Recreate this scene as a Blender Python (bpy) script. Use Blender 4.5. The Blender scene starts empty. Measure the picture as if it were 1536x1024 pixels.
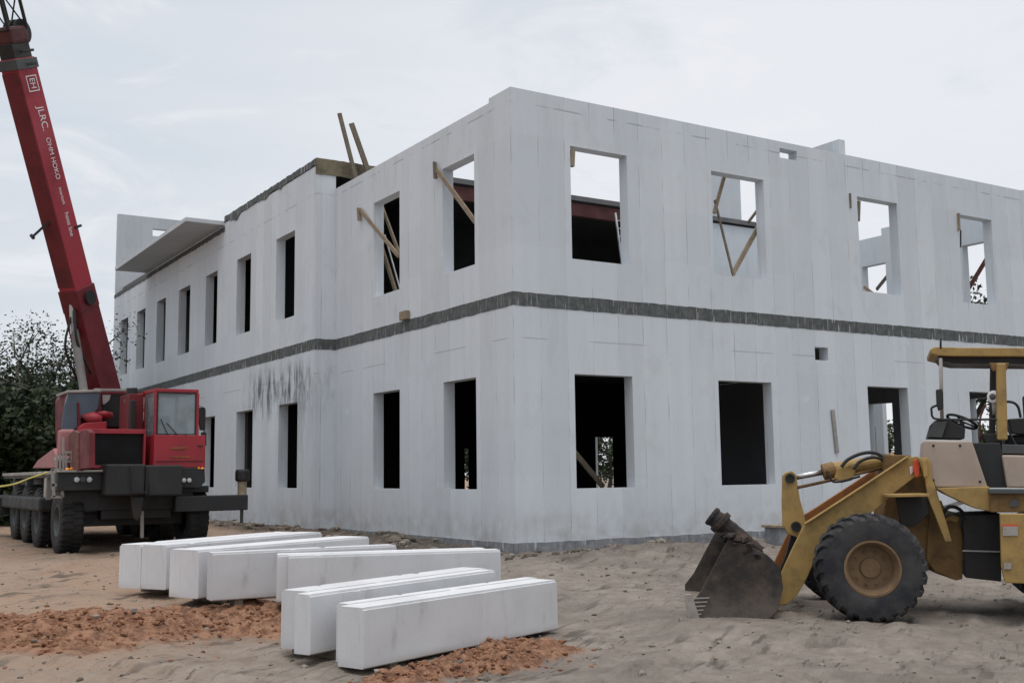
import bpy, bmesh, math, random
import numpy as np
from mathutils import Vector, Matrix, noise
random.seed(7)
SC = bpy.context.scene
COL = SC.collection

# ------------------------------------------------------------------ camera
CF = 1669.97                                  # focal length in photo pixels (1536 wide)
CC = Vector((-10.8368, -17.2232, 1.7))
CR = Vector((0.84782853, -0.53011418, -0.01287368))
CU = Vector((-0.05172176, -0.10683331, 0.99293077))
CFW = Vector((0.52774202, 0.84116918, 0.11799476))
FH = Vector((CFW.x, CFW.y, 0)).normalized()
RH = Vector((FH.y, -FH.x, 0))
cam = bpy.data.cameras.new("camera"); camo = bpy.data.objects.new("camera", cam); COL.objects.link(camo)
m = Matrix((CR, CU, -CFW)).transposed().to_4x4(); m.translation = CC
camo.matrix_world = m
cam.sensor_width = 36; cam.lens = CF/1536*36; cam.clip_end = 3000; cam.clip_start = .1
SC.camera = camo

def ray(px, py): return CFW + CR*((px-768)/CF) + CU*((512-py)/CF)
def pt(px, py, axis, val):
    """survey helper: where the sight line of a photo point meets a world plane"""
    d = ray(px, py); t = (val-CC[axis])/d[axis]; return CC + d*t
def pl(px, py, P0, n):
    d = ray(px, py); t = (P0-CC).dot(n)/d.dot(n); return CC + d*t
def dp(px, py, D):
    d = ray(px, py); return CC + d*(D/d.dot(FH))

# ------------------------------------------------------------------ object helpers
def tag(o, label=None, cat=None, group=None, kind=None):
    if label: o['label'] = label
    if cat: o['category'] = cat
    if group: o['group'] = group
    if kind: o['kind'] = kind
    return o
def thing(name, loc, label, cat, group=None):
    o = bpy.data.objects.new(name, None); COL.objects.link(o); o.location = loc
    o.empty_display_size = .2
    return tag(o, label, cat, group)
def obj(name, bm, mat, parent=None, smooth=False, bevel=0, origin=None):
    off = Vector((0,0,0))
    if parent:
        off = Vector(parent.location)
        if parent.parent: off = off + Vector(parent.parent.location)
    elif origin is not None: off = Vector(origin)
    if off.length > 0: bmesh.ops.translate(bm, verts=bm.verts, vec=-off)
    bmesh.ops.recalc_face_normals(bm, faces=bm.faces)
    me = bpy.data.meshes.new(name); bm.to_mesh(me); bm.free()
    if smooth:
        for p in me.polygons: p.use_smooth = True
    o = bpy.data.objects.new(name, me); COL.objects.link(o)
    me.materials.append(mat)
    if parent: o.parent = parent
    elif origin is not None: o.location = off
    if bevel:
        b = o.modifiers.new('bevel', 'BEVEL'); b.width = bevel; b.segments = 2; b.limit_method = 'ANGLE'; b.angle_limit = math.radians(40)
    return o
def B(): return bmesh.new()
def box(bm, x0, x1, y0, y1, z0, z1):
    v = [bm.verts.new(p) for p in ((x0,y0,z0),(x1,y0,z0),(x1,y1,z0),(x0,y1,z0),(x0,y0,z1),(x1,y0,z1),(x1,y1,z1),(x0,y1,z1))]
    for f in ((0,3,2,1),(4,5,6,7),(0,1,5,4),(1,2,6,5),(2,3,7,6),(3,0,4,7)): bm.faces.new([v[i] for i in f])
    return bm
def obox(bm, c, ax, ay, az, lx, ly, lz):
    """box centred at c with axes ax, ay, az and full sizes"""
    v = []
    for k in (-.5,.5):
        for (i,j) in ((-.5,-.5),(.5,-.5),(.5,.5),(-.5,.5)):
            v.append(bm.verts.new(c + ax*(i*lx) + ay*(j*ly) + az*(k*lz)))
    for f in ((0,3,2,1),(4,5,6,7),(0,1,5,4),(1,2,6,5),(2,3,7,6),(3,0,4,7)): bm.faces.new([v[i] for i in f])
    return bm
def bar(bm, a, b, w, h, up=Vector((0,0,1))):
    a = Vector(a); b = Vector(b); d = (b-a); L = d.length; d.normalize()
    s = d.cross(up)
    if s.length < 1e-4: s = d.cross(Vector((0,1,0)))
    s.normalize(); u = s.cross(d)
    return obox(bm, (a+b)/2, s, u, d, w, h, L)
def tube(bm, pts, r, n=10, caps=True):
    pts = [Vector(p) for p in pts]; rings = []
    rr = r if isinstance(r, (list, tuple)) else [r]*len(pts)
    prev = None
    for i, p in enumerate(pts):
        d = (pts[min(i+1, len(pts)-1)] - pts[max(i-1, 0)]).normalized()
        if prev is None:
            s = d.cross(Vector((0,0,1)))
            if s.length < .05: s = d.cross(Vector((1,0,0)))
        else: s = prev - d*prev.dot(d)
        s.normalize(); prev = s; u = d.cross(s)
        rings.append([bm.verts.new(p + (s*math.cos(a)+u*math.sin(a))*rr[i]) for a in [2*math.pi*k/n for k in range(n)]])
    for i in range(len(rings)-1):
        for k in range(n):
            bm.faces.new((rings[i][k], rings[i][(k+1)%n], rings[i+1][(k+1)%n], rings[i+1][k]))
    if caps:
        bm.faces.new(rings[0][::-1]); bm.faces.new(rings[-1])
    return bm
def arc(pts, n=10):
    """smooth curve (Catmull-Rom) through points"""
    P = [Vector(p) for p in pts]; P = [P[0]*2-P[1]] + P + [P[-1]*2-P[-2]]; out = []
    for i in range(1, len(P)-2):
        for k in range(n):
            t = k/n; a,b,c,d = P[i-1],P[i],P[i+1],P[i+2]
            out.append(.5*((2*b)+(c-a)*t+(2*a-5*b+4*c-d)*t*t+(3*b-a-3*c+d)*t**3))
    out.append(P[-2]); return out
def prism(bm, poly, vec):
    a = [bm.verts.new(Vector(p)) for p in poly]; b = [bm.verts.new(Vector(p)+vec) for p in poly]
    n = len(a); bm.faces.new(a[::-1]); bm.faces.new(b)
    for i in range(n): bm.faces.new((a[i], a[(i+1)%n], b[(i+1)%n], b[i]))
    return bm
def lathe(bm, c, ax, prof, n=48):
    """prof: (radius, offset along ax)"""
    ax = ax.normalized(); s = ax.cross(Vector((0,0,1))).normalized(); u = s.cross(ax)
    rings = []
    for r, o in prof:
        rings.append([bm.verts.new(c + ax*o + (s*math.cos(2*math.pi*k/n)+u*math.sin(2*math.pi*k/n))*max(r,1e-4)) for k in range(n)])
    for i in range(len(rings)-1):
        for k in range(n): bm.faces.new((rings[i][k], rings[i][(k+1)%n], rings[i+1][(k+1)%n], rings[i+1][k]))
    return bm

# ------------------------------------------------------------------ material helpers
class N:
    def __init__(s, name):
        s.m = bpy.data.materials.new(name); s.m.use_nodes = True; s.t = s.m.node_tree; s.t.nodes.clear()
        s.out = s.n('ShaderNodeOutputMaterial'); s.b = s.n('ShaderNodeBsdfPrincipled'); s.l(s.b.outputs[0], s.out.inputs[0])
    def n(s, k, **kw):
        x = s.t.nodes.new(k)
        for a, v in kw.items(): setattr(x, a, v)
        return x
    def l(s, a, b): s.t.links.new(a, b)
    def set(s, inp, v):
        if hasattr(v, 'is_output') or isinstance(v, bpy.types.NodeSocket): s.l(v, inp)
        else: inp.default_value = v
    def math(s, op, a, b=0.0, c=0.0, clamp=False):
        x = s.n('ShaderNodeMath', operation=op, use_clamp=clamp)
        s.set(x.inputs[0], a); s.set(x.inputs[1], b); s.set(x.inputs[2], c); return x.outputs[0]
    def mix(s, f, a, b, blend='MIX'):
        x = s.n('ShaderNodeMix', data_type='RGBA', blend_type=blend)
        s.set(x.inputs[0], f); s.set(x.inputs[6], a if not isinstance(a, tuple) else (*a[:3],1)); s.set(x.inputs[7], b if not isinstance(b, tuple) else (*b[:3],1)); return x.outputs[2]
    def xyz(s, x, y, z):
        c = s.n('ShaderNodeCombineXYZ'); s.set(c.inputs[0], x); s.set(c.inputs[1], y); s.set(c.inputs[2], z); return c.outputs[0]
    def pos(s):
        g = s.n('ShaderNodeNewGeometry'); q = s.n('ShaderNodeSeparateXYZ'); s.l(g.outputs['Position'], q.inputs[0]); return g.outputs['Position'], q.outputs[0], q.outputs[1], q.outputs[2]
    def objc(s):
        g = s.n('ShaderNodeTexCoord'); return g.outputs['Object']
    def noise(s, vec, scale, detail=4, rough=.55, dist=0):
        x = s.n('ShaderNodeTexNoise'); s.l(vec, x.inputs['Vector']); x.inputs['Scale'].default_value = scale
        x.inputs['Detail'].default_value = detail; x.inputs['Roughness'].default_value = rough; x.inputs['Distortion'].default_value = dist
        return x.outputs['Fac']
    def ramp(s, v, a, b, lo=0., hi=1.):
        x = s.n('ShaderNodeMapRange', interpolation_type='SMOOTHSTEP'); s.set(x.inputs[0], v); x.inputs[1].default_value = a; x.inputs[2].default_value = b
        x.inputs[3].default_value = lo; x.inputs[4].default_value = hi; return x.outputs[0]
    def bump(s, h, strength=.3, dist=.02):
        x = s.n('ShaderNodeBump'); x.inputs['Strength'].default_value = strength; x.inputs['Distance'].default_value = dist
        s.l(h, x.inputs['Height']); s.l(x.outputs[0], s.b.inputs['Normal'])
    def fin(s, col, rough=.8, metal=0., spec=.3):
        s.set(s.b.inputs['Base Color'], (*col[:3],1) if isinstance(col, tuple) else col); s.set(s.b.inputs['Roughness'], rough)
        s.b.inputs['Metallic'].default_value = metal; s.b.inputs['Specular IOR Level'].default_value = spec
        return s.m

def dirty(name, col, dirt=(.16,.12,.09), amt=.5, rough=.55, metal=0., scale=2.5, bump=.15, spec=.4):
    n = N(name); p = n.pos()[0]
    a = n.noise(p, scale, 6, .65); b = n.noise(p, scale*7, 4, .6)
    k = n.math('MULTIPLY', n.ramp(a, .42, .7), amt)
    k = n.math('ADD', k, n.math('MULTIPLY', n.ramp(b, .5, .75), amt*.45), clamp=True)
    c = n.mix(k, col, dirt)
    c = n.mix(n.ramp(n.noise(p, scale*.7, 2), .3, .7, 0, .35), c, tuple(x*.6 for x in col))
    n.bump(b, bump, .01)
    return n.fin(c, n.ramp(a, .3, .7, rough, min(1, rough+.3)), metal, spec)

def wall_mat(name, base=(.59,.622,.655), dark=1.0, mould=False, joints=True):
    n = N(name); p, x, y, z = n.pos()
    u = n.math('ADD', x, y)
    q = n.math('DIVIDE', u, .61)
    wid = n.n('ShaderNodeTexWhiteNoise', noise_dimensions='1D'); n.l(n.math('FLOOR', q), wid.inputs['W'])
    tone = n.ramp(wid.outputs['Value'], 0, 1, .955, 1.03)
    streak = n.noise(n.xyz(n.math('MULTIPLY', u, 5.), n.math('MULTIPLY', x, .3), n.math('MULTIPLY', z, .22)), 1, 5, .6)
    big = n.noise(p, .45, 3, .5)
    fine = n.noise(p, 9, 5, .6)
    col = n.mix(n.ramp(streak, .25, .75), tuple(c*.965*dark for c in base), tuple(c*1.03*dark for c in base))
    col = n.mix(n.ramp(big, .3, .7, 0, .45), col, tuple(c*d*dark for c, d in zip(base, (.93,.95,.98))))
    col = n.mix(1., col, n.xyz(tone, tone, tone), 'MULTIPLY')
    # trowelled filler smudges and repaired rectangles
    sm = n.noise(n.xyz(n.math('MULTIPLY', u, 1.6), 4., n.math('MULTIPLY', z, .8)), 1.3, 6, .72, .8)
    col = n.mix(n.ramp(sm, .50, .70, 0, .55), col, tuple(c*.86*dark for c in base))
    col = n.mix(n.ramp(sm, .40, .26, 0, .6), col, tuple(min(1, c*1.13)*dark for c in base))
    wr_ = n.n('ShaderNodeTexWhiteNoise', noise_dimensions='2D'); n.l(n.xyz(n.math('FLOOR', n.math('DIVIDE', u, 1.22)), n.math('FLOOR', n.math('DIVIDE', n.math('SUBTRACT', z, .6), 1.07)), 0.), wr_.inputs['Vector'])
    rt = n.ramp(wr_.outputs['Value'], 0, 1, .98, 1.015)
    col = n.mix(1., col, n.xyz(rt, rt, rt), 'MULTIPLY')
    # warm patches of skim coat
    col = n.mix(n.ramp(n.noise(p, 1.1, 4, .6, .5), .56, .74, 0, .22), col, (.50*dark,.50*dark,.475*dark))
    if joints:
        f = n.math('ABSOLUTE', n.math('SUBTRACT', n.math('FRACT', q), .5))
        jm = n.ramp(f, .484, .494)
        sel = n.ramp(n.noise(n.xyz(n.math('FLOOR', q), 0., n.math('MULTIPLY', z, .35)), 3.1, 2), .47, .6)
        col = n.mix(n.math('MULTIPLY', n.math('MULTIPLY', jm, sel), .75), col, (.2*dark,.21*dark,.23*dark))
        hl = n.math('ABSOLUTE', n.math('SUBTRACT', z, n.math('ADD', 8.70, n.math('MULTIPLY', n.math('SUBTRACT', streak, .5), .03))))
        hm = n.ramp(hl, .006, .022, 1, 0)
        col = n.mix(n.math('MULTIPLY', n.math('MULTIPLY', hm, n.ramp(n.noise(n.xyz(n.math('MULTIPLY', u, 1.2), 0., 0.), 1, 3), .46, .56)), .5), col, (.16,.16,.17))
        hl2 = n.math('ABSOLUTE', n.math('SUBTRACT', z, 4.2))
        hm2 = n.ramp(hl2, .005, .02, 1, 0)
        col = n.mix(n.math('MULTIPLY', n.math('MULTIPLY', hm2, n.ramp(n.noise(n.xyz(n.math('MULTIPLY', u, .6), 3., 0.), 1, 2), .5, .55)), .4), col, (.2,.2,.21))
    # drips below the concrete band and the wall top
    dn = n.noise(n.xyz(n.math('MULTIPLY', u, 11.), 0., n.math('MULTIPLY', z, .9)), 1, 4, .7)
    dm = n.math('MULTIPLY', n.ramp(z, 3.7, 4.75), n.ramp(z, 4.78, 4.84, 1, 0))
    dsel = n.ramp(n.noise(n.xyz(n.math('MULTIPLY', u, .5), 7., 0.), 1, 2), .5, .62)
    col = n.mix(n.math('MULTIPLY', n.math('MULTIPLY', dm, dsel), n.ramp(dn, .55, .72, 0, .55)), col, (.24*dark,.24*dark,.24*dark))
    dm = n.math('MULTIPLY', n.ramp(z, 8.1, 8.7), n.ramp(dn, .58, .75, 0, .35))
    col = n.mix(dm, col, (.26*dark,.27*dark,.28*dark))
    # splash dirt near the ground
    col = n.mix(n.math('MULTIPLY', n.ramp(z, .5, 1.3, 1, 0), n.ramp(n.noise(p, 3, 4), .35, .7, .05, .5)), col, (.33*dark,.3*dark,.27*dark))
    if mould:
        mm = n.math('MULTIPLY', n.ramp(n.math('ABSOLUTE', n.math('SUBTRACT', y, 10.9)), .9, 3.4, 1, 0), n.ramp(n.math('ABSOLUTE', n.math('SUBTRACT', z, 3.95)), .15, .95, 1, 0))
        mn = n.noise(n.xyz(n.math('MULTIPLY', u, 3.4), 0., n.math('MULTIPLY', z, .8)), 1, 6, .7)
        col = n.mix(n.math('MULTIPLY', mm, n.ramp(mn, .42, .62, 0, .95)), col, (.075,.08,.085))
        mm = n.math('MULTIPLY', n.ramp(n.math('ABSOLUTE', n.math('SUBTRACT', y, 9.3)), .2, 1.1, 1, 0), n.ramp(z, 1.2, 3.9))
        mm = n.math('MULTIPLY', mm, n.ramp(z, 4.3, 4.7, 1, 0))
        col = n.mix(n.math('MULTIPLY', mm, n.ramp(mn, .35, .7, 0, .6)), col, (.15,.155,.16))
    n.bump(n.math('ADD', fine, n.math('MULTIPLY', streak, .6)), .22, .012)
    return n.fin(col, .9, 0, .2)

M = {}
M['wall'] = wall_mat('aerated_concrete_wall')
M['wing'] = wall_mat('aerated_concrete_wall_mouldy', mould=True)
M['inner'] = wall_mat('inner_wall', dark=.95, joints=False)
M['panel'] = wall_mat('roof_panel', dark=.9, joints=False)
def band_mat():
    n = N('band_concrete'); p, x, y, z = n.pos(); u = n.math('ADD', x, y)
    a = n.noise(p, 6, 5, .65)
    col = n.mix(n.ramp(a, .3, .75), (.075,.081,.081), (.135,.143,.141))
    blk = n.math('ABSOLUTE', n.math('SUBTRACT', n.math('FRACT', n.math('DIVIDE', u, .4)), .5))
    col = n.mix(n.ramp(blk, .465, .49, 0, .35), col, (.05,.05,.05))
    dn = n.noise(n.xyz(n.math('MULTIPLY', u, 14.), 0., n.math('MULTIPLY', z, 1.2)), 1, 4, .7)
    sel = n.ramp(n.noise(n.xyz(n.math('MULTIPLY', u, 1.1), 5., 0.), 1, 3), .42, .62)
    col = n.mix(n.math('MULTIPLY', n.ramp(dn, .55, .62), n.math('ADD', .2, n.math('MULTIPLY', sel, .75))), col, (.46,.47,.49))
    n.bump(a, .25, .01)
    return n.fin(col, .92, 0, .2)
M['band'] = band_mat()
def found_mat():
    n = N('foundation_blocks'); p, x, y, z = n.pos(); u = n.math('ADD', x, y)
    a = n.noise(p, 5, 5, .65)
    col = n.mix(n.ramp(a, .3, .75), (.17,.175,.19), (.29,.295,.31))
    blk = n.math('ABSOLUTE', n.math('SUBTRACT', n.math('FRACT', n.math('DIVIDE', u, .42)), .5))
    col = n.mix(n.ramp(blk, .46, .49, 0, .45), col, (.12,.12,.12))
    dn = n.noise(n.xyz(n.math('MULTIPLY', u, 9.), 0., n.math('MULTIPLY', z, 1.5)), 1, 4, .7)
    col = n.mix(n.math('MULTIPLY', n.ramp(dn, .58, .68), n.ramp(z, .2, .45)), col, (.5,.5,.5))
    n.bump(a, .4, .02)
    return n.fin(col, .92, 0, .2)
M['found'] = found_mat()
M['slabc'] = dirty('slab_concrete', (.30,.30,.30), (.2,.19,.17), .5, .85, scale=1.2)
M['deck'] = dirty('deck_edge', (.13,.13,.135), (.2,.19,.18), .5, .85, scale=3)
M['maroon'] = dirty('primer_red_steel', (.085,.022,.022), (.05,.03,.03), .5, .6)
M['tanbeam'] = dirty('stained_beam', (.19,.165,.11), (.07,.06,.045), .9, .85, scale=2)
M['dark'] = dirty('interior_shade_paint', (.018,.018,.018), (.01,.01,.01), .5, .9)  # near-black colour puts the shade of unlit rooms into the surfaces
def aac():
    n = N('aerated_block'); p = n.objc(); a = n.noise(p, 1.6, 4); b = n.noise(p, 30, 5, .7); s = n.n('ShaderNodeSeparateXYZ'); n.l(p, s.inputs[0])
    oi = n.n('ShaderNodeObjectInfo')
    col = n.mix(n.ramp(a, .3, .7), (.555,.555,.57), (.625,.625,.64))
    col = n.mix(n.ramp(b, .5, .8, 0, .3), col, (.35,.35,.35))
    sc = n.noise(n.xyz(n.math('MULTIPLY', s.outputs[0], 4.), n.math('MULTIPLY', s.outputs[1], 14.), n.math('MULTIPLY', s.outputs[2], 1.2)), 1, 5, .7)
    col = n.mix(n.ramp(sc, .56, .75, 0, .4), col, (.30,.29,.29))
    lo = n.ramp(s.outputs[2], .0, .09, .55, 0)
    col = n.mix(n.math('MULTIPLY', lo, n.ramp(a, .35, .6)), col, (.33,.27,.22))
    hsv = n.n('ShaderNodeHueSaturation'); n.l(col, hsv.inputs['Color']); n.l(n.ramp(oi.outputs['Random'], 0, 1, .93, 1.05), hsv.inputs['Value'])
    n.bump(b, .25, .006)
    return n.fin(hsv.outputs[0], .9, 0, .2)
M['aac'] = aac()
def wood_mat(name, c1, c2):
    n = N(name); p = n.objc(); w = n.noise(p, 7, 5, .7, 1.5); g = n.noise(p, 60, 3)
    col = n.mix(n.ramp(w, .3, .7), c1, c2); col = n.mix(n.ramp(g, .5, .8, 0, .3), col, tuple(c*.6 for c in c1))
    n.bump(g, .2, .005); return n.fin(col, .8, 0, .2)
M['wood'] = wood_mat('pine_lumber', (.21,.165,.115), (.33,.27,.20))
M['wood2'] = wood_mat('weathered_lumber', (.13,.108,.08), (.22,.185,.145))
M['wood3'] = wood_mat('reddish_lumber', (.12,.05,.045), (.19,.09,.08))
M['alu'] = dirty('aluminium', (.6,.61,.62), (.3,.3,.3), .4, .35, 1.)
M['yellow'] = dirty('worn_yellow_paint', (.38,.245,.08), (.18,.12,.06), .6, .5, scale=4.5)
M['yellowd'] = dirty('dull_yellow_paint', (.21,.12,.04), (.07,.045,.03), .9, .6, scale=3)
M['beige'] = dirty('faded_beige_panel', (.41,.33,.275), (.30,.23,.18), .4, .5, scale=2.5)
M['rust'] = dirty('rusty_orange_paint', (.30,.115,.03), (.12,.05,.03), .7, .6)
M['black'] = dirty('black_metal', (.016,.018,.020), (.05,.045,.04), .5, .5)
M['grease'] = dirty('greasy_dark_metal', (.012,.011,.011), (.035,.028,.022), .6, .45)
M['grey'] = dirty('dull_grey_metal', (.075,.082,.082), (.05,.05,.045), .6, .55)
M['cyl'] = dirty('grimy_cylinder', (.17,.16,.155), (.09,.07,.06), .7, .5)
M['lgrey'] = dirty('light_grey_metal', (.33,.31,.29), (.15,.13,.11), .6, .5)
M['chrome'] = dirty('chrome', (.55,.55,.57), (.3,.3,.3), .3, .18, 1.)
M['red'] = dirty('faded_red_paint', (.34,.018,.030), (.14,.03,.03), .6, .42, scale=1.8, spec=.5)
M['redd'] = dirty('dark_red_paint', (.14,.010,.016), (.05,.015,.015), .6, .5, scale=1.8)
M['pink'] = dirty('sun_bleached_red', (.36,.15,.155), (.3,.18,.16), .7, .6)
M['boomred'] = dirty('boom_red_paint', (.33,.022,.036), (.12,.02,.025), .55, .45, scale=.9)
M['white'] = dirty('white_lettering', (.75,.72,.72), (.4,.2,.2), .3, .7)
M['amber'] = dirty('amber_lens', (.9,.32,.02), (.6,.2,.02), .2, .3)
M['orange'] = dirty('orange_marking', (.6,.08,.03), (.3,.06,.03), .4, .5)
M['tape'] = dirty('yellow_rope', (.6,.52,.15), (.4,.35,.15), .3, .7)
M['rubberroll'] = dirty('muddy_rubber', (.02,.018,.018), (.10,.065,.05), .9, .8, scale=5, bump=.6)
def tyre_mat(name, a, d):
    n = N(name); p = n.pos()[0]; k = n.noise(p, 3, 5, .65); f = n.noise(p, 25, 4)
    col = n.mix(n.ramp(k, .35, .7, 0, .8), a, d); n.bump(f, .3, .008); return n.fin(col, .75, 0, .35)
M['tyre'] = tyre_mat('dusty_tyre', (.017,.018,.023), (.060,.056,.054))
M['tyre2'] = tyre_mat('dark_tyre', (.009,.009,.010), (.028,.026,.024))
M['rim'] = dirty('dusty_rim', (.19,.12,.065), (.12,.08,.05), .8, .7, scale=4)
def bucket_mat():
    n = N('scraped_bucket_steel'); p, x, y, z = n.pos(); a = n.noise(p, 3, 6, .7); b = n.noise(p, 18, 4)
    col = n.mix(n.ramp(a, .4, .7), (.028,.024,.022), (.10,.072,.052))
    col = n.mix(n.math('MULTIPLY', n.ramp(z, -.1, .45, 1, 0), n.ramp(a, .3, .6, .3, .9)), col, (.14,.12,.105))
    col = n.mix(n.ramp(b, .62, .8, 0, .6), col, (.12,.05,.03)); n.bump(b, .4, .01)
    return n.fin(col, .5, .3, .5)
M['bucket'] = bucket_mat()
M['worn'] = dirty('worn_bright_steel', (.42,.39,.36), (.2,.15,.12), .6, .45, .5)
def glass_mat(name, tint, alpha):
    n = N(name); p = n.pos()[0]; k = n.noise(p, 1.5, 3)
    col = n.mix(n.ramp(k, .3, .7), tint, tuple(c*.6 for c in tint))
    n.fin(col, .12, 0, .6); n.b.inputs['Alpha'].default_value = alpha
    n.m.blend_method = 'BLEND' if hasattr(n.m, 'blend_method') else None
    return n.m
M['glass'] = glass_mat('sky_tint_windscreen', (.26,.32,.34), .62)  # pale tint stands in for sky reflected in the glass
M['glassb'] = glass_mat('blue_dusty_glass', (.07,.10,.14), .8)
def leaf_mat(name, a, b):
    n = N(name); g = n.n('ShaderNodeNewGeometry'); k = n.noise(g.outputs['Position'], .9, 3)
    c = n.mix(g.outputs['Random Per Island'], a, b); c = n.mix(n.ramp(k, .35, .65, 0, .6), c, tuple(x*.45 for x in a)); return n.fin(c, .6, 0, .3)
M['leaf'] = leaf_mat('dark_leaves', (.018,.030,.013), (.050,.072,.028))
M['leaf2'] = leaf_mat('far_leaves', (.05,.07,.03), (.09,.11,.05))
M['bark'] = wood_mat('bark', (.05,.045,.04), (.10,.09,.08))

# ------------------------------------------------------------------ ground
YT = [(-400,-.2),(-30,-.15),(-9,-.1),(-7,-.03),(-3,.13),(0,.25),(4,.34),(8,.38),(14,.40),(60,.42),(500,.42)]
def gbase(y): return float(np.interp(y, [a for a,_ in YT], [b for _,b in YT]))
ga = pt(-160, 985, 2, 0.0); gb = pt(400, 925, 2, 0.03)
gc = pt(590, 1018, 2, -.06); gd = pt(815, 966, 2, -.05)
def seg(x, y, a, b):
    ax, ay, bx, by = a.x, a.y, b.x, b.y
    t = max(0, min(1, ((x-ax)*(bx-ax)+(y-ay)*(by-ay))/((bx-ax)**2+(by-ay)**2)))
    return math.hypot(x-ax-t*(bx-ax), y-ay-t*(by-ay))
def sst(a, b, v):
    t = max(0, min(1, (v-a)/(b-a))); return t*t*(3-2*t)
def redmask(x, y):
    if y > 3 or x > 8: return 0
    w = noise.noise(Vector((x*.9, y*.9, 3)))*.45 + noise.noise(Vector((x*3, y*3, 8)))*.2
    k = 1 - sst(.6, 1.6, seg(x, y, ga, gb) + w*1.2)
    k2 = 1 - sst(.12, .5, seg(x, y, gc, gd) + w*.6)
    return max(k, k2*.95)
TRK = [[pt(1750,985,2,-.1), pt(1500,968,2,-.1), pt(1240,968,2,-.1), pt(1040,985,2,-.1), pt(860,1040,2,-.1)],
       [pt(1750,1070,2,-.1), pt(1480,1030,2,-.1), pt(1240,1012,2,-.1), pt(1080,1040,2,-.1)],
       [pt(-100,905,2,.1), pt(40,880,2,.15), pt(140,850,2,.25), pt(180,820,2,.35)],
       [pt(-100,1000,2,0), pt(130,1010,2,-.05), pt(420,1035,2,-.1)]]
def track(x, y):
    best = 9; al = 0
    for T_ in TRK:
        acc = 0
        for a, b in zip(T_[:-1], T_[1:]):
            L_ = math.hypot(b.x-a.x, b.y-a.y); t = max(0, min(1, ((x-a.x)*(b.x-a.x)+(y-a.y)*(b.y-a.y))/(L_*L_)))
            d = math.hypot(x-a.x-t*(b.x-a.x), y-a.y-t*(b.y-a.y))
            if d < best: best = d; al = acc + t*L_
            acc += L_
    return best, al
def gz(x, y, detail=True):
    z = gbase(y)
    near = 1 - sst(30, 60, math.hypot(x+8, y+8))
    if near > 0 and detail:
        v = Vector((x, y, 0))
        w_ = Vector((x*.55+y*.35, -x*1.6+y*2.6, 0)); rut = noise.noise(w_*1.1); z += near*(noise.noise(v*.35)*.05 + noise.noise(v*1.3)*.025 + noise.noise(v*4.2)*.014 + noise.noise(v*9)*.010 + max(0, rut-.18)*.10 - max(0, .5-abs(noise.noise(w_*2.3+Vector((5,5,5))))*4)*.02)
        if y < 3 and -14 < x < 6:
            td, ta = track(x, y)
            if td < .5:
                td += noise.noise(v*2.1)*.06
                z += -.035*(1-sst(.15,.24,td)) + .028*math.exp(-((td-.29)/.06)**2) + (.012*math.sin(ta*27+td*8) if td < .18 else 0)
        r = redmask(x, y)
        if r > 0:
            z += r*(.03 + abs(noise.noise(v*2.3))*.13 + abs(noise.noise(v*6.5))*.10 + noise.noise(v*16)*.035)
        z -= .08*(1-sst(.55, 1.5, max(abs(x+4.9)-1.6, abs(y+4.2)-3.3)))
        d = 0
        if -3 < x < .6 and -1 < y < 30: d = (1-sst(.2, 1.7, abs(x+.6)))*sst(-1, 1, y)
        if d > 0: z += d*(.05 + noise.noise(v*1.7)*.12 + noise.noise(v*5)*.06)
        # sand heap below the right facade
        h = math.exp(-(((x-2.2)/1.8)**2 + ((y+1.6)/.9)**2)); z += h*.10*(1+noise.noise(v*3))
        h = math.exp(-(((x-5.5)/4.5)**4 + ((y+1.0)/.75)**2)); z += h*(.12+noise.noise(v*1.1)*.06+noise.noise(v*3)*.03)
    if x > .05 and y > .05: z = min(z, .3)
    return z
def axis_pts(f0, f1, st, far):
    a = list(np.arange(f0, f1, st)); s = st; v = a[-1]
    while v < far: s *= 1.22; v += s; a.append(v)
    s = st; v = a[0]; pre = []
    while v > -far: s *= 1.22; v -= s; pre.append(v)
    return pre[::-1] + a
xs = axis_pts(-10.5, 5.5, .06, 900); ys = axis_pts(-14.2, 2.5, .06, 900)
verts = []; reds = []
for y in ys:
    for x in xs:
        fine = (-12 < x < 20 and -16 < y < 32)
        verts.append((x, y, gz(x, y, fine or (-40 < x < 60 and -40 < y < 60))))
        r = redmask(x, y) if fine else 0
        reds.append(r)
nx = len(xs); faces = []
for j in range(len(ys)-1):
    for i in range(nx-1):
        a = j*nx+i; faces.append((a, a+1, a+nx+1, a+nx))
me = bpy.data.meshes.new('ground'); me.from_pydata(verts, [], faces)
at = me.attributes.new('red', 'FLOAT', 'POINT'); at.data.foreach_set('value', reds)
for p_ in me.polygons: p_.use_smooth = True
ground = bpy.data.objects.new('ground', me); COL.objects.link(ground); tag(ground, 'bare sandy building site ground with heaps of reddish soil', 'ground', kind='structure')
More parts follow.
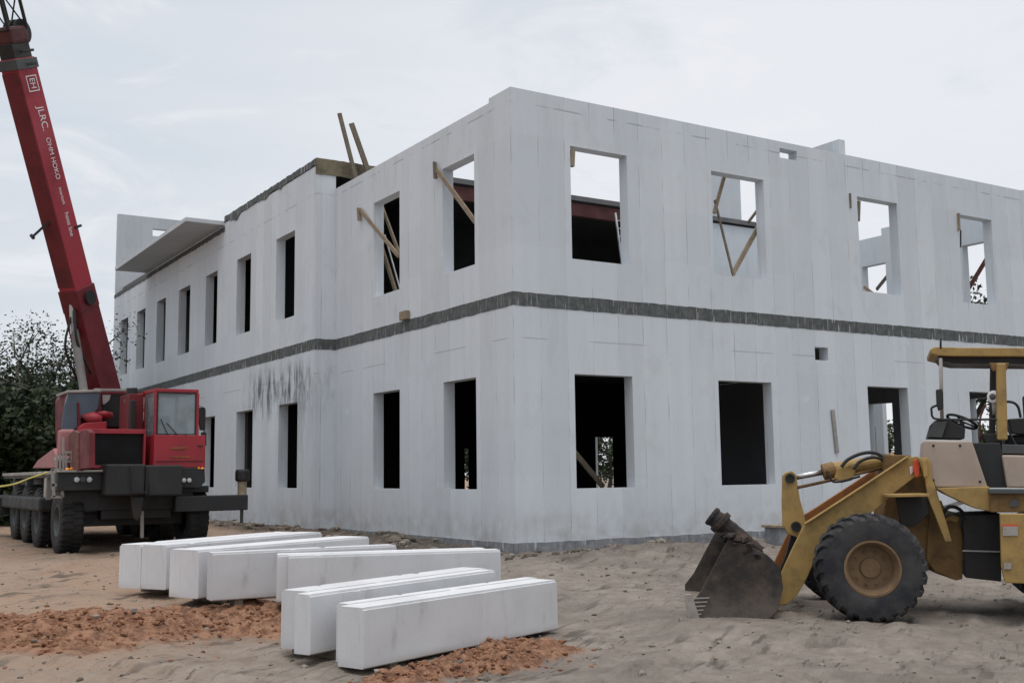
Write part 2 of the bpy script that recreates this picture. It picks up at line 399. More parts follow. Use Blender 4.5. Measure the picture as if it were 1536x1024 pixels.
def ground_mat():
    n = N('sandy_ground'); p, x, y, z = n.pos()
    a = n.noise(p, .5, 5, .6); b = n.noise(p, 3.5, 6, .65); c = n.noise(p, 24, 5, .7)
    sx = n.noise(n.xyz(n.math('ADD', n.math('MULTIPLY', x, .55), n.math('MULTIPLY', y, .35)), n.math('ADD', n.math('MULTIPLY', x, -2.0), n.math('MULTIPLY', y, 3.2)), 0.), 1.3, 5, .6)
    col = n.mix(n.ramp(b, .3, .7), (.215,.183,.156), (.310,.272,.235))
    col = n.mix(n.ramp(a, .42, .66, 0, .6), col, (.14,.122,.108))
    mk = n.noise(n.xyz(n.math('ADD', n.math('MULTIPLY', x, 2.2), n.math('MULTIPLY', y, 1.4)), n.math('ADD', n.math('MULTIPLY', x, -7.), n.math('MULTIPLY', y, 11.)), 2.), 1.2, 5, .7)
    # pinker haul road on the left
    lf = n.ramp(n.math('ADD', n.math('MULTIPLY', x, .848), n.math('MULTIPLY', y, -.53)), -5.5, -1.2, 1, 0)
    col = n.mix(n.math('MULTIPLY', lf, n.ramp(a, .3, .7, .5, 1)), col, (.36,.245,.175))
    col = n.mix(n.math('MULTIPLY', n.ramp(sx, .52, .62, 0, .75), n.ramp(n.noise(p, .8, 3), .42, .62, .12, 1)), col, (.088,.074,.064))
    at = n.n('ShaderNodeAttribute', attribute_name='red')
    rc = n.mix(n.ramp(n.noise(p, 6, 5, .7), .35, .65), (.15,.070,.042), (.34,.185,.115))
    rc = n.mix(n.ramp(c, .5, .75, 0, .5), rc, (.36,.235,.165))
    rk = n.ramp(n.math('ADD', at.outputs['Fac'], n.math('MULTIPLY', n.math('SUBTRACT', b, .5), 1.1)), .10, .55, 0, .97)
    col = n.mix(rk, col, rc)
    # dark soil against the side wall
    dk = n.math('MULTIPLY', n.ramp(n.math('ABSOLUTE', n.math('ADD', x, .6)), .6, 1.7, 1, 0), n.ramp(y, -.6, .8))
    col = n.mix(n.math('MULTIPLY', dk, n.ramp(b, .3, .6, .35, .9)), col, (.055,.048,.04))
    crane_shade = n.math('MULTIPLY', n.ramp(n.math('ABSOLUTE', n.math('ADD', x, 5.5)), 1.2, 3.0, 1, 0), n.math('MULTIPLY', n.ramp(y, 2.5, 4.5), n.ramp(y, 12, 15, 1, 0)))  # shade beneath the crane painted into the ground colour
    col = n.mix(n.math('MULTIPLY', crane_shade, .45), col, (.10,.075,.055))
    col = n.mix(n.ramp(c, .6, .8, 0, .4), col, (.36,.325,.28))
    col = n.mix(n.ramp(c, .22, .36, .5, 0), col, (.07,.055,.045))
    col = n.mix(n.math('MULTIPLY', n.ramp(mk, .58, .66, 0, .8), n.ramp(n.noise(p, 1.1, 3), .42, .6, .15, 1)), col, (.07,.058,.05))
    n.bump(n.math('ADD', n.math('MULTIPLY', c, .6), n.math('ADD', b, n.math('MULTIPLY', mk, .5))), .8, .07)
    return n.fin(col, .95, 0, .15)
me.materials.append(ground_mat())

def lump(bm, c, r):
    seed = random.random()*100
    M_ = Matrix.Rotation(random.random()*6.28, 3, 'Z')
    vs = bmesh.ops.create_icosphere(bm, subdivisions=1, radius=r)['verts']
    sc = Vector((random.uniform(.7,1.4), random.uniform(.7,1.3), random.uniform(.5,.9)))
    for v in vs:
        k = 1 + noise.noise(v.co/r*1.4 + Vector((seed,0,0)))*.55
        v.co = c + M_ @ Vector((v.co.x*sc.x*k, v.co.y*sc.y*k, v.co.z*sc.z*k))
def clods(name, n, gen, r0, r1, mat, label, cat):
    bm = B(); k = 0; t = 0
    while k < n and t < n*20:
        t += 1; q = gen()
        if q is None: continue
        r = r0 + (r1-r0)*random.random()**5
        lump(bm, Vector((q[0], q[1], gz(q[0], q[1]) + r*.15)), r); k += 1
    o = obj(name, bm, mat); tag(o, label, cat, kind='stuff'); return o
def gen_red():
    if random.random() < .72: a, b, w = ga, gb, .95
    else: a, b, w = gc, gd, .4
    t = random.random(); x = a.x+(b.x-a.x)*t + random.gauss(0, w*.8); y = a.y+(b.y-a.y)*t + random.gauss(0, w*.8)
    return (x, y) if redmask(x, y) > .4 or random.random() < .3 else None
def soilclod():
    n = N('red_clods'); p = n.pos()[0]; a = n.noise(p, 3, 3); g = n.n('ShaderNodeNewGeometry')
    col = n.mix(g.outputs['Random Per Island'], (.15,.070,.042), (.28,.148,.09)); n.bump(n.noise(p, 40, 4), .5, .01); return n.fin(col, .95, 0, .1)
def greyclod():
    n = N('grey_clods'); p = n.pos()[0]; g = n.n('ShaderNodeNewGeometry')
    col = n.mix(g.outputs['Random Per Island'], (.09,.075,.06), (.26,.23,.2)); n.bump(n.noise(p, 40, 4), .5, .01); return n.fin(col, .95, 0, .1)
clods('soil_clods', 4500, gen_red, .004, .042, soilclod(), 'loose reddish clods of soil scattered over the turned earth in the foreground', 'soil clods')
def gen_site():
    a = random.uniform(-.52, .5); d = random.uniform(8, 26)
    v = FH*d + RH*(d*a); x, y = CC.x+v.x, CC.y+v.y
    if y > -.15 and x > -.7: return None
    return (x, y)
clods('pebbles', 2600, gen_site, .006, .04, greyclod(), 'small pale pebbles and crumbs strewn over the sand', 'pebbles')
def gen_wall():
    return (random.gauss(-1.0, .45), random.uniform(-.6, 17)) if random.random() < .8 else (random.uniform(-.3, 7), random.gauss(-.35, .18))
def gw():
    q = gen_wall()
    if q[0] > -.55 and q[1] > 8: return None
    if q[0] > -.05 and q[1] > -.05: return None
    return q
clods('rubble', 700, gw, .02, .12, greyclod(), 'broken rubble and dirt heaped along the foot of the building walls', 'rubble')

# ------------------------------------------------------------------ building
bld = thing('unfinished_building', (0,0,.3), 'grey two-storey concrete panel building under construction with empty window openings', 'building')
bld.location = (0,0,0)
def wall(name, axis, c0, c1, u0, u1, z0, z1, holes, mat, parent=bld, tops=None):
    """slab wall running along 'y' or 'x'; thickness c0..c1; holes = (u0,u1,z0,z1); tops = extra solid cells removed above"""
    us = sorted({u0, u1, *[v for h in holes for v in h[:2] if u0 < v < u1]}); zs = sorted({z0, z1, *[v for h in holes for v in h[2:] if z0 < v < z1]})
    def solid(i, j):
        if i < 0 or j < 0 or i >= len(us)-1 or j >= len(zs)-1: return False
        u = (us[i]+us[i+1])/2; z = (zs[j]+zs[j+1])/2
        return not any(h[0] < u < h[1] and h[2] < z < h[3] for h in holes)
    bm = B(); cache = {}
    def V(u, c, z):
        k = (round(u,4), round(c,4), round(z,4))
        if k not in cache: cache[k] = bm.verts.new((c,u,z) if axis == 'y' else (u,c,z))
        return cache[k]
    for i in range(len(us)-1):
        for j in range(len(zs)-1):
            if not solid(i, j): continue
            a, b, c, d = us[i], us[i+1], zs[j], zs[j+1]
            for cc in (c0, c1): bm.faces.new((V(a,cc,c), V(b,cc,c), V(b,cc,d), V(a,cc,d)))
            if not solid(i-1, j): bm.faces.new((V(a,c0,c), V(a,c1,c), V(a,c1,d), V(a,c0,d)))
            if not solid(i+1, j): bm.faces.new((V(b,c0,c), V(b,c1,c), V(b,c1,d), V(b,c0,d)))
            if not solid(i, j-1): bm.faces.new((V(a,c0,c), V(b,c0,c), V(b,c1,c), V(a,c1,c)))
            if not solid(i, j+1): bm.faces.new((V(a,c0,d), V(b,c0,d), V(b,c1,d), V(a,c1,d)))
    return obj(name, bm, mat, parent)
L0, L1, U0, U1, BB, BT = 1.41, 3.57, 5.79, 8.02, 4.80, 5.05
T = .26
RX = [(1.36,2.75),(5.0,6.52),(9.52,10.93),(13.22,14.57)]
LY = [(1.38,2.70),(4.70,6.06)]
XE = 16.8
# right facade
wall('front_wall', 'x', 0, T, 0, XE+T, .44, BB, [(a,b,L0,L1) for a,b in RX[:2]] + [(9.55,10.95,.47,L1+.02),(13.24,14.6,L0,L1),(7.89,8.31,4.12,4.41)], M['wall'])
wall('front_wall', 'x', 0, T, 0, XE+T, BT, 8.97, [(a,b,U0,U1) for a,b in RX] + [(7.06,7.6,8.6,8.82)], M['wall'])
# left facade of the front block
wall('side_wall', 'y', 0, T, T+.001, 8.3, .44, BB, [(a,b,L0,L1) for a,b in LY], M['wall'])
wall('side_wall', 'y', 0, T, T+.001, 8.3, BT, 8.97, [(a,b,U0,U1) for a,b in LY] + [(.79,8.3,8.88,9.0)], M['wall'])
# wing
WX = -.518
wl = [(9.44,10.79),(12.82,14.23),(16.26,17.5),(19.2,20.5),(22.2,23.4),(25.05,26.3)]
wu = [(9.74,11.12),(13.16,14.4),(16.26,17.46),(19.19,20.55),(22.2,23.4),(25.05,26.33),(27.75,29.04)]
wall('wing_wall', 'y', WX, WX+T, 8.3, 30.25, .44, BB, [(a,b,L0,L1) for a,b in wl], M['wing'])
wall('wing_wall', 'y', WX, WX+T, 8.3, 15.66, 9.202, 9.41, [], M['wall'])
wall('wing_wall', 'y', WX, WX+T, 8.3, 30.25, BT, 9.2, [(a,b,U0+.02,U1+.03) for a,b in wu], M['wall'])
wall('wing_return_wall', 'x', 8.3, 8.3+T, WX+T+.001, .0, .44, BB, [], M['wing'])
wall('wing_return_wall', 'x', 8.3, 8.3+T, WX+T+.001, .0, BT, 9.2, [], M['wall'])
# ragged concrete band between the storeys
def ragged(name, path, z0, z1, proud, mat, amp=.02, parent=bld, drop=0, step=.13, seed=0):
    """strip along a plan path (outward side given), uneven top and bottom edge"""
    bm = B(); random.seed(seed); rows = []
    for (a, b, nrm) in path:
        a = Vector(a); b = Vector(b); n_ = Vector(nrm); L = (b-a).length; k = max(1, int(L/step)); row = []
        for i in range(k+1):
            p = a + (b-a)*(i/k)
            dz0 = random.uniform(-1,1)*amp + (drop*max(0, noise.noise(Vector((p.x*1.3, p.y*1.3, seed)))) if drop else 0)
            dz1 = random.uniform(-1,1)*amp*.7
            q = [p + n_*proud + Vector((0,0,z0-dz0)), p + n_*proud + Vector((0,0,z1+dz1)), p - n_*.04 + Vector((0,0,z1+dz1)), p - n_*.04 + Vector((0,0,z0-dz0))]
            row.append([bm.verts.new(v) for v in q])
        for i in range(k):
            for j in range(4): bm.faces.new((row[i][j], row[i+1][j], row[i+1][(j+1)%4], row[i][(j+1)%4]))
        bm.faces.new(row[0]); bm.faces.new(row[-1][::-1])
    return obj(name, bm, mat, parent)
o = .006
ragged('concrete_band', [((-o,-.001,0),(XE+T,-.001,0),(0,-1,0)), ((-.001,-o,0),(-.001,8.3,0),(-1,0,0)), ((WX-o,8.299,0),(0,8.299,0),(0,-1,0)), ((WX-.001,8.29,0),(WX-.001,30.25,0),(-1,0,0))], BB-.005, BT+.005, o, M['band'], .010, seed=3)
# foundation course
ragged('foundation', [((-.03,-.02,0),(XE+T,-.02,0),(0,-1,0)), ((-.02,-.03,0),(-.02,8.3,0),(-1,0,0)), ((WX-.03,8.28,0),(0,8.28,0),(0,-1,0)), ((WX-.02,8.27,0),(WX-.02,30.25,0),(-1,0,0))], -.1, .455, .012, M['found'], .012, seed=5)
# slabs
bm = B(); box(bm, T+.002, XE-.002, T+.002, 8.29, BB, BT-.01); box(bm, WX+T+.002, XE-.002, 8.3+T, 30.2, BB, BT-.012); box(bm, T+.002, XE-.002, 8.29, 8.3+T, BB, BT-.012)
obj('upper_floor_slab', bm, M['slabc'], bld)
bm = B(); box(bm, T+.002, XE-.002, T+.002, 8.29, .30, .46); box(bm, WX+T+.002, XE-.002, 8.3+T, 30.2, .30, .455)
obj('ground_floor_slab', bm, M['slabc'], bld)
bm = B(); box(bm, .0, XE, 8.31, 30.2, 9.42, 9.6); obj('roof_deck', bm, M['dark'], bld)  # painted near black so the underside reads as unlit
# wing roof beam
ragged('wing_roof_beam', [((WX-.004,8.3,0),(WX-.004,15.64,0),(-1,0,0))], 9.43, 9.6, .012, M['band'], .02, drop=.30, step=.12, seed=9)
bm = B(); box(bm, WX+T+.002, .0-.002, 8.34, 30.2, 9.202, 9.59); box(bm, WX+.03, WX+T+.002, 8.34, 15.64, 9.412, 9.58); box(bm, WX+.03, WX+T+.002, 15.67, 30.2, 9.202, 9.33); obj('roof_edge', bm, M['deck'], bld)
ragged('roof_edge_beam', [((WX-.016,8.29,0),(1.3,8.29,0),(0,-1,0))], 9.20, 9.605, .012, M['tanbeam'], .012, step=.12, seed=11)
ragged('wing_roof_beam', [((WX-.004,15.6,0),(WX-.004,30.25,0),(-1,0,0))], 9.14, 9.28, .012, M['band'], .02, seed=12)
bm = B(); box(bm, 1.3, XE, 8.26, 8.31, 9.47, 9.61); obj('roof_deck_edge', bm, M['deck'], bld)
bm = B(); box(bm, 1.3, 11.4, 8.34, 8.40, 9.06, 9.415); box(bm, 1.3, 11.4, 8.29, 8.45, 9.03, 9.058); obj('steel_beam', bm, M['maroon'], bld)
# canopy slab
bm = B(); box(bm, -1.70, WX-.002, 15.66, 24.9, 9.345, 9.475); obj('canopy_slab', bm, M['panel'], bld, bevel=.01)
# parapet panel at the far end of the wing
wall('parapet_panel', 'x', 30.0, 30.24, WX, 4.2, 9.29, 12.68, [(.9,1.49,11.89,12.2)], M['panel'])
# upper white wall below the deck and panel above it
wall('inner_wall', 'x', 8.34, 8.58, 11.5, XE-.01, BT, 9.41, [], M['inner'])
wall('parapet_panel', 'x', 8.34, 8.58, 11.6, 13.9, 9.61, 11.3, [], M['panel'])
wall('shade_partition', 'x', 12.4, 12.6, WX+T+.01, XE-.01, BT, 9.415, [], M['dark'])  # added near-black partition so the rooms behind the beam stay dark
# end wall
e = XE
p1 = pt(1288,361,0,e); p2 = pt(1322,350,0,e); p3 = pt(1338,339,0,e); p4 = pt(1455,328,0,e)
wa = [pt(1293,397,0,e), pt(1328,391,0,e), pt(1328,441,0,e)]; wb = [pt(1443,371,0,e), pt(1479,364,0,e)]
ysn = p2.y
wall('end_wall', 'y', e, e+T, T+.001, 8.33, BT, 9.2, [(wa[1].y, wa[0].y, U0, 8.0), (wb[1].y, wb[0].y, U0, 8.02), (ysn, 8.4, p1.z, 9.3), (ysn-.9, ysn, p3.z, 9.3)], M['inner'])
print('endwall', p1, p2, p3, p4, wa, wb)
d1 = [pt(1302,606,0,e), pt(1338,606,0,e)]; d2 = [pt(1455,598,0,e), pt(1491,598,0,e)]
wall('end_wall', 'y', e, e+T, T+.001, 30.2, .44, BB-.001, [(d1[1].y, d1[0].y, .46, d1[0].z), (d2[1].y, d2[0].y, .6, d2[0].z), (17.3,20.6,.8,3.3)], M['inner'])
# cross wall rising above the parapet
ptr = pt(1222,222,0,9.57)
wall('cross_wall', 'y', 9.30, 9.50, T+.002, max(1.0, min(2.9, ptr.y)), BT, 9.43, [], M['inner'])
# lower partition with openings
q1 = [pt(893,655,1,14), pt(924,655,1,14), pt(893,732,1,14)]; q2 = [pt(697,672,1,14), pt(707,672,1,14)]
wall('shade_partition', 'x', 14.0, 14.2, WX+T+.002, XE-.002, .46, BB-.001, [(q1[0].x,q1[1].x,.9,q1[0].z),(q2[0].x,q2[1].x,.9,q2[0].z)], M['dark'])
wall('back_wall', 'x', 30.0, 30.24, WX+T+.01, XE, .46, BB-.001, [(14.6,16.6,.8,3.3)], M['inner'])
wall('shade_partition', 'y', 3.0, 3.15, 8.65, 12.39, BT, 9.41, [], M['dark'])  # made-up partitions, here and on the next lines, darken the wing windows
wall('shade_partition', 'y', 3.0, 3.15, 12.62, 29.9, BT, 9.41, [], M['dark'])
wall('shade_partition', 'y', 2.4, 2.55, 14.22, 29.9, .46, 4.79, [], M['dark'])
wall('back_wall', 'x', 30.0, 30.24, WX+T+.01, XE, BT, 9.28, [], M['inner'])
wg0 = pt(1286,640,0,20.0); wg1 = pt(1325,640,0,20.0)
wall('sky_lit_wall', 'y', 20.0, 20.2, wg1.y, wg0.y+1.5, .3, pt(1310,606,0,20).z+.3, [(pt(1313,640,0,20).y, pt(1306,640,0,20).y, .3, pt(1310,637,0,20).z)], M['inner'])  # light wall seen through the doorway, stood outside so the sky lights it
# small leftover block sitting on the band
c = pt(608,474,0,-.03)
bm = B(); box(bm, -.10, -.008, c.y-.17, c.y+.17, BT+.01, BT+.2); oo = obj('wood_block', bm, M['wood'], bevel=.01, origin=(0,c.y,BT)); tag(oo, 'short wood block nailed to the side wall just above the grey band', 'wood block')

# timber braces in and around the openings
def board(a, b, w, h, mat, label, group='timber braces at the window openings', name='wooden_brace', up=Vector((0,0,1))):
    bm = B(); a = Vector(a); b = Vector(b); bar(bm, a, b, w, h, up)
    o_ = obj(name, bm, mat, bevel=.004, origin=(a+b)/2); tag(o_, label, 'timber', group); return o_
Y_ = Vector((0,1,0)); X_ = Vector((1,0,0))
board(pt(540,314,0,-.06), pt(598,384,0,.12), .10, .04, M['wood'], 'tan board slanting down into the upper side window nearest the wing', up=X_)
board(pt(538,312,0,-.07), pt(539,331,0,-.07), .05, .09, M['wood'], 'short upright cleat left of the upper side window nearest the wing', up=X_)
board(pt(573,310,0,.35), pt(598,378,0,.5), .09, .04, M['wood'], 'steeper short board crossing behind the slanting one in the left side window', up=X_)
board(pt(571,366,0,.30), pt(594,438,0,.62), .12, .05, M['wood'], 'thick board at the foot of the upper side window nearest the wing', up=X_)
board(pt(577,352,0,.4), pt(600,434,0,.66), .035, .03, M['alu'], 'thin pale strip beside the thick board in the left side window', up=X_)
board(pt(655,254,0,-.06), pt(713,333,0,.12), .10, .04, M['wood'], 'tan board slanting across the upper side window nearest the corner', up=X_)
board(pt(652,243,0,-.07), pt(653,268,0,-.07), .04, .08, M['wood2'], 'short upright cleat left of the side window nearest the corner', up=X_)
board(pt(509,170,1,8.0), pt(534,268,1,8.0), .10, .06, M['wood2'], 'taller thin board standing up behind the roof edge', 'boards standing above the roof edge', up=Y_)
board(pt(527,185,1,8.05), pt(554,262,1,8.05), .13, .06, M['wood2'], 'shorter broad board standing up behind the roof edge', 'boards standing above the roof edge', up=Y_)
board(pt(858,226,1,.05), pt(857,250,1,.05), .09, .10, M['wood'], 'wood block fixed at the top left jamb of the corner front window', up=X_)
board(pt(1087,262,1,.40), pt(1071,320,1,.30), .08, .04, M['wood'], 'short board in the upper left of the window with the grey beam', up=Y_)
board(pt(1072,300,1,.34), pt(1100,414,1,.20), .045, .04, M['wood2'], 'thin pole forming the left side of the V in the second front window', up=Y_)
board(pt(1143,330,1,.36), pt(1099,411,1,.24), .11, .04, M['wood'], 'broad board forming the right side of the V in the second front window', up=Y_)
board(pt(1146,302,1,1.2), pt(1122,334,1,1.3), .06, .04, M['wood2'], 'short slanting board at the right of the window above the grey beam', up=Y_)
board(pt(1287,302,1,.05), pt(1286,332,1,.05), .10, .08, M['wood2'], 'dark wood block on the left jamb of the third front window', up=X_)
board(pt(1275,290,1,-.02), pt(1276,312,1,-.02), .05, .03, M['wood2'], 'thin cleat nailed to the wall left of the third front window', up=X_)
board(pt(1437,320,1,-.02), pt(1438,346,1,-.02), .09, .04, M['wood'], 'pale wood block at the upper left of the fourth front window', up=X_)
board(pt(1441,345,1,.12), pt(1441,371,1,.12), .03, .03, M['black'], 'thin dark rod under the wood block in the fourth front window', up=X_)
board(pt(1482,385,0,17.3), pt(1446,444,0,17.6), .12, .05, M['wood3'], 'reddish board slanting outside the far opening seen through the fourth window', up=X_)
board(pt(1331,414,0,17.3), pt(1315,434,0,17.6), .1, .05, M['wood2'], 'dark board slanting outside the far opening seen through the third window', up=X_)
board(pt(1296,430,0,16.7), pt(1310,441,0,16.7), .1, .05, M['wood'], 'small board on the sill of the far opening behind the third window', up=X_)
board(pt(860,676,1,1.2), pt(905,730,1,1.3), .11, .05, M['wood'], 'tan board leaning inside the lower front window nearest the corner', up=Y_)
bm = B(); a = pt(1249,614,1,-.03); b = pt(1256,679,1,-.03); bar(bm, a, b, .10, .03, Y_)
tag(obj('wood_strip', bm, M['lgrey'], bevel=.004, origin=(a+b)/2), 'pale vertical wood strip fixed to the wall between two lower openings', 'wood strip')
# ladder behind the corner front window
a0 = pt(923,320,1,1.4); a1 = pt(934,402,1,1.0); b0 = pt(932,319,1,1.42); b1 = pt(943,402,1,1.02)
lad = thing('ladder', (a1+b1)/2, 'aluminium ladder leaning inside the upper corner front window', 'ladder')
bm = B(); bar(bm, a0, a1, .03, .06); obj('ladder_rail', bm, M['alu'], lad)
bm = B(); bar(bm, b0, b1, .03, .06); obj('ladder_rail', bm, M['alu'], lad)
for k in range(1, 7):
    t = k/7; bm = B(); tube(bm, [a0.lerp(a1,t), b0.lerp(b1,t)], .014, 6); obj('rung', bm, M['alu'], lad)
# block pier beside the bucket
c = pt(1168,800,1,-1.2)
bm = B(); box(bm, c.x-.28, c.x+.3, -1.5, -1.1, gz(c.x,-1.3)-.05, gz(c.x,-1.3)+.30)
pier = thing('concrete_block', (c.x,-1.3,gz(c.x,-1.3)), 'dark concrete block topped with a wood plate beside the loader bucket', 'block')
z_ = gz(c.x,-1.3)+.30
obj('block_body', bm, M['found'], pier, bevel=.01); bm = B(); box(bm, c.x-.34, c.x+.33, -1.55, -1.08, z_+.002, z_+.05); obj('wood_plate', bm, M['wood'], pier, bevel=.005)

# ------------------------------------------------------------------ stacks of slabs on the ground
def slab(P, ang, L, W, z0, H, label, group):
    """P = near left bottom corner, ang = direction of the length"""
    d = Vector((math.cos(ang), math.sin(ang), 0)); s = Vector((-d.y, d.x, 0))
    bm = B(); n_ = 60; sd_ = random.random()*50
    prof = [(0,.012),(0,H-.024),(.020,H-.022),(.022,H),(W-.026,H),(W-.024,H-.022),(W-.001,H-.024),(W-.001,.0),(.012,.0)]
    rows = []
    for i in range(n_+1):
        t = i/n_; row = []
        for (a, b) in prof:
            j = 0
            pass
            ch = 0
            if b > .01:
                q_ = noise.noise(Vector((L*t*7, a*20, sd_))); ch = max(0, q_-.55)*.08 if b > H-.06 else 0
            if i in (0, n_) and b > H-.05: ch += .003
            row.append(bm.verts.new(Vector((L*t + j + (ch if i == 0 else -ch if i == n_ else 0), a + (ch if a < .03 else -ch if a > W-.03 else 0), b - ch*.8))))
        rows.append(row)
    for i in range(n_):
        for j in range(len(prof)): bm.faces.new((rows[i][j], rows[i+1][j], rows[i+1][(j+1)%len(prof)], rows[i][(j+1)%len(prof)]))
    bm.faces.new(rows[0]); bm.faces.new(rows[-1][::-1])
    bmesh.ops.triangulate(bm, faces=[f for f in bm.faces if len(f.verts) > 4])
    o_ = obj('concrete_slab', bm, M['aac'])
    o_.location = (P[0], P[1], z0); o_.rotation_euler = (0,0,ang)
    tag(o_, label, 'concrete slab', group); return o_
def stack(P, deg, L, widths, z0, H, who, offs=None, dl=None):
    a = math.radians(deg); d = Vector((math.cos(a), math.sin(a), 0)); s = Vector((-d.y, d.x, 0)); acc = 0
    words = ['front', 'second', 'third', 'rear']
    for i, w in enumerate(widths):
        of = (offs[i] if offs else 0); l = L + (dl[i] if dl else 0)
        q = Vector((P[0], P[1], 0)) + s*acc + d*of
        slab(q, a, l, w-.004, z0, H, ('single' if len(widths) == 1 else 'rear' if i == len(widths)-1 else words[i]) + ' white slab of the ' + who, 'white aerated concrete slabs laid in stacks')
        acc += w
    for k, t in enumerate((.14, .8)):
        q = Vector((P[0], P[1], 0)) + d*(L*t)
        bm = B(); bar(bm, q - s*(-.03) + Vector((0,0,z0-.05)), q + s*(acc+.02) + Vector((0,0,z0-.05)), .1, .09)
        oo = obj('timber_bearer', bm, M['wood2'], bevel=.004, origin=q + Vector((0,0,z0-.05)))
        tag(oo, 'dark timber bearer under the %s end of the %s' % (('near','far')[k], who), 'timber', 'bearers under the slab stacks')
random.seed(21)
stack((-6.478,-7.662), 21, 3.11, [.34,.20], -.05, .55, 'frontmost stack, closest to the camera', [0,.17], [0,-.06])
stack((-6.737,-7.021), 23.5, 3.05, [.22,.39], .02, .565, 'stack just behind the frontmost one', [0,.20], [0,-.06])
stack((-5.92,-4.27), -18.2, 2.62, [.30,.30], .18, .575, 'middle stack turned towards the loader', [0,-.12], [0,.0])
stack((-6.56,-3.36), -4, 2.45, [.30], .19, .585, 'single slab between the fanned stacks')
stack((-6.623,-2.989), 24.1, 3.25, [.56], .19, .605, 'second stack from the crane')
stack((-6.73,-1.877), 31, 3.45, [.46,.41], .22, .59, 'stack nearest the crane', [0,0], [0,-.06])

# ------------------------------------------------------------------ wheels
def wheel(parent, c, ax, R, W, rimR, mt, mr, lugs=24, lug=.03, deep=True, lean=.16):
    """ax points into the machine; c = centre of the outer face"""
    ax = ax.normalized(); s = ax.cross(Vector((0,0,1))).normalized(); u = s.cross(ax)
    w = bpy.data.objects.new('wheel', None); COL.objects.link(w); w.parent = parent; w.location = c - Vector(parent.location); w.empty_display_size = .1
    bm = B(); Rb = R-lug
    lathe(bm, c, ax, [(rimR,W*.12),(rimR+.02,W*.05),(rimR+(Rb-rimR)*.45,0),(Rb*.93,W*.04),(Rb*.985,W*.11),(Rb,W*.25),(Rb,W*.75),(Rb*.985,W*.89),(Rb*.93,W*.96),(rimR+(Rb-rimR)*.45,W),(rimR,W*.9),(rimR,W*.12)], 72)
    def P(r, a, o_): return c + ax*o_ + (s*math.cos(a)+u*math.sin(a))*r
    for k in range(lugs):
        for side in (0,1):
            a0 = 2*math.pi*(k+.5*side)/lugs; wa_ = 2*math.pi/lugs*.27
            sts = [(Rb*.90, .030, 0, R*.905+.012), (Rb*.965, .07, .02, R*.975), (Rb-.01, .14, .05, R), (Rb-.01, .53, lean, R)]
            pr = None
            for (r0, o0, sh, r1) in sts:
                oo_ = o0*W if side == 0 else W - o0*W
                q = [P(r0,a0+sh-wa_,oo_), P(r1,a0+sh-wa_*.8,oo_), P(r1,a0+sh+wa_*.8,oo_), P(r0,a0+sh+wa_,oo_)]
                q = [bm.verts.new(v) for v in q]
                if pr:
                    for j in range(4): bm.faces.new((pr[j], q[j], q[(j+1)%4], pr[(j+1)%4]))
                else: bm.faces.new(q)
                pr = q
            bm.faces.new(pr[::-1])
    t = obj_local('tyre', bm, mt, w, c)
    bm = B(); dz = .16 if deep else .08
    lathe(bm, c, ax, [(rimR+.012,W*.10),(rimR+.014,W*.05),(rimR-.012,W*.045),(rimR-.03,W*.12),(rimR*.82,W*dz*1.6),(rimR*.80,W*dz*2.2),(rimR*.38,W*dz*2.3),(rimR*.36,W*dz*2.0),(rimR*.2,W*dz*1.95),(0.001,W*dz*1.95)], 48)
    for k in range(10):
        a = 2*math.pi*k/10; tube(bm, [P(rimR*.6,a,W*dz*2.35), P(rimR*.6,a,W*dz*2.35-.03)], .014, 6)
    r_ = obj_local('rim', bm, mr, w, c)
    me_ = t.data
    return w
def obj_local(name, bm, mat, parent, world_off, smooth=False, bevel=0):
    bmesh.ops.translate(bm, verts=bm.verts, vec=-Vector(world_off)); bmesh.ops.recalc_face_normals(bm, faces=bm.faces)
    me_ = bpy.data.meshes.new(name); bm.to_mesh(me_); bm.free(); me_.materials.append(mat)
    if name in ('tyre', 'rim'):
        me_.polygons.foreach_set('use_smooth', [True]*len(me_.polygons))
        me_.set_sharp_from_angle(angle=math.radians(35))
    o_ = bpy.data.objects.new(name, me_); COL.objects.link(o_); o_.parent = parent
    if bevel:
        b = o_.modifiers.new('bevel', 'BEVEL'); b.width = bevel; b.segments = 2; b.limit_method = 'ANGLE'
    return o_

# ------------------------------------------------------------------ wheel loader
th = math.radians(7); NF = (FH*math.cos(th) + RH*math.sin(th)).normalized(); FF = (-RH*math.cos(th) + FH*math.sin(th)).normalized()
P0 = dp(1310, 942, 13.2); P0.z = -.085
tr = math.radians(-18); NR = (FH*math.cos(tr) - RH*math.sin(tr)).normalized(); BR = (RH*math.cos(tr) + FH*math.sin(tr)).normalized()
HP = dp(1420, 800, 13.2)
ldr = thing('wheel_loader', P0, 'old yellow and beige wheel loader with its dark bucket lowered to the sand', 'wheel loader')
def lf(px, py, lat): return pl(px, py, P0 + NF*lat, NF)
def lr(px, py, lat): return pl(px, py, HP + NR*lat, NR)
def plate(name, poly, lat, thick, mat, fr=lf, parent=ldr, bevel=.008):
    n_ = NF if fr is lf else NR
    bm = B(); prism(bm, [fr(x,y,lat) for x,y in poly], n_*thick); return obj(name, bm, mat, parent, bevel=bevel)
def slabp(name, poly, lat0, lat1, mat, fr=lf, bevel=.012):
    """box-like body: outline given on the near plane, extruded across the machine"""
    return plate(name, poly, lat0, lat1-lat0, mat, fr, bevel=bevel)
CW = lf(1310, 853, 0)
Rw = (CW.z - P0.z)
wheel(ldr, CW, NF, Rw, .50, Rw*.5, M['tyre'], M['rim'])
wheel(ldr, CW + NF*2.35, -NF, Rw, .50, Rw*.5, M['tyre'], M['rim'])
CWr = lr(1615, 848, .12); 
wheel(ldr, CWr, NR, Rw, .50, Rw*.5, M['tyre'], M['rim'])
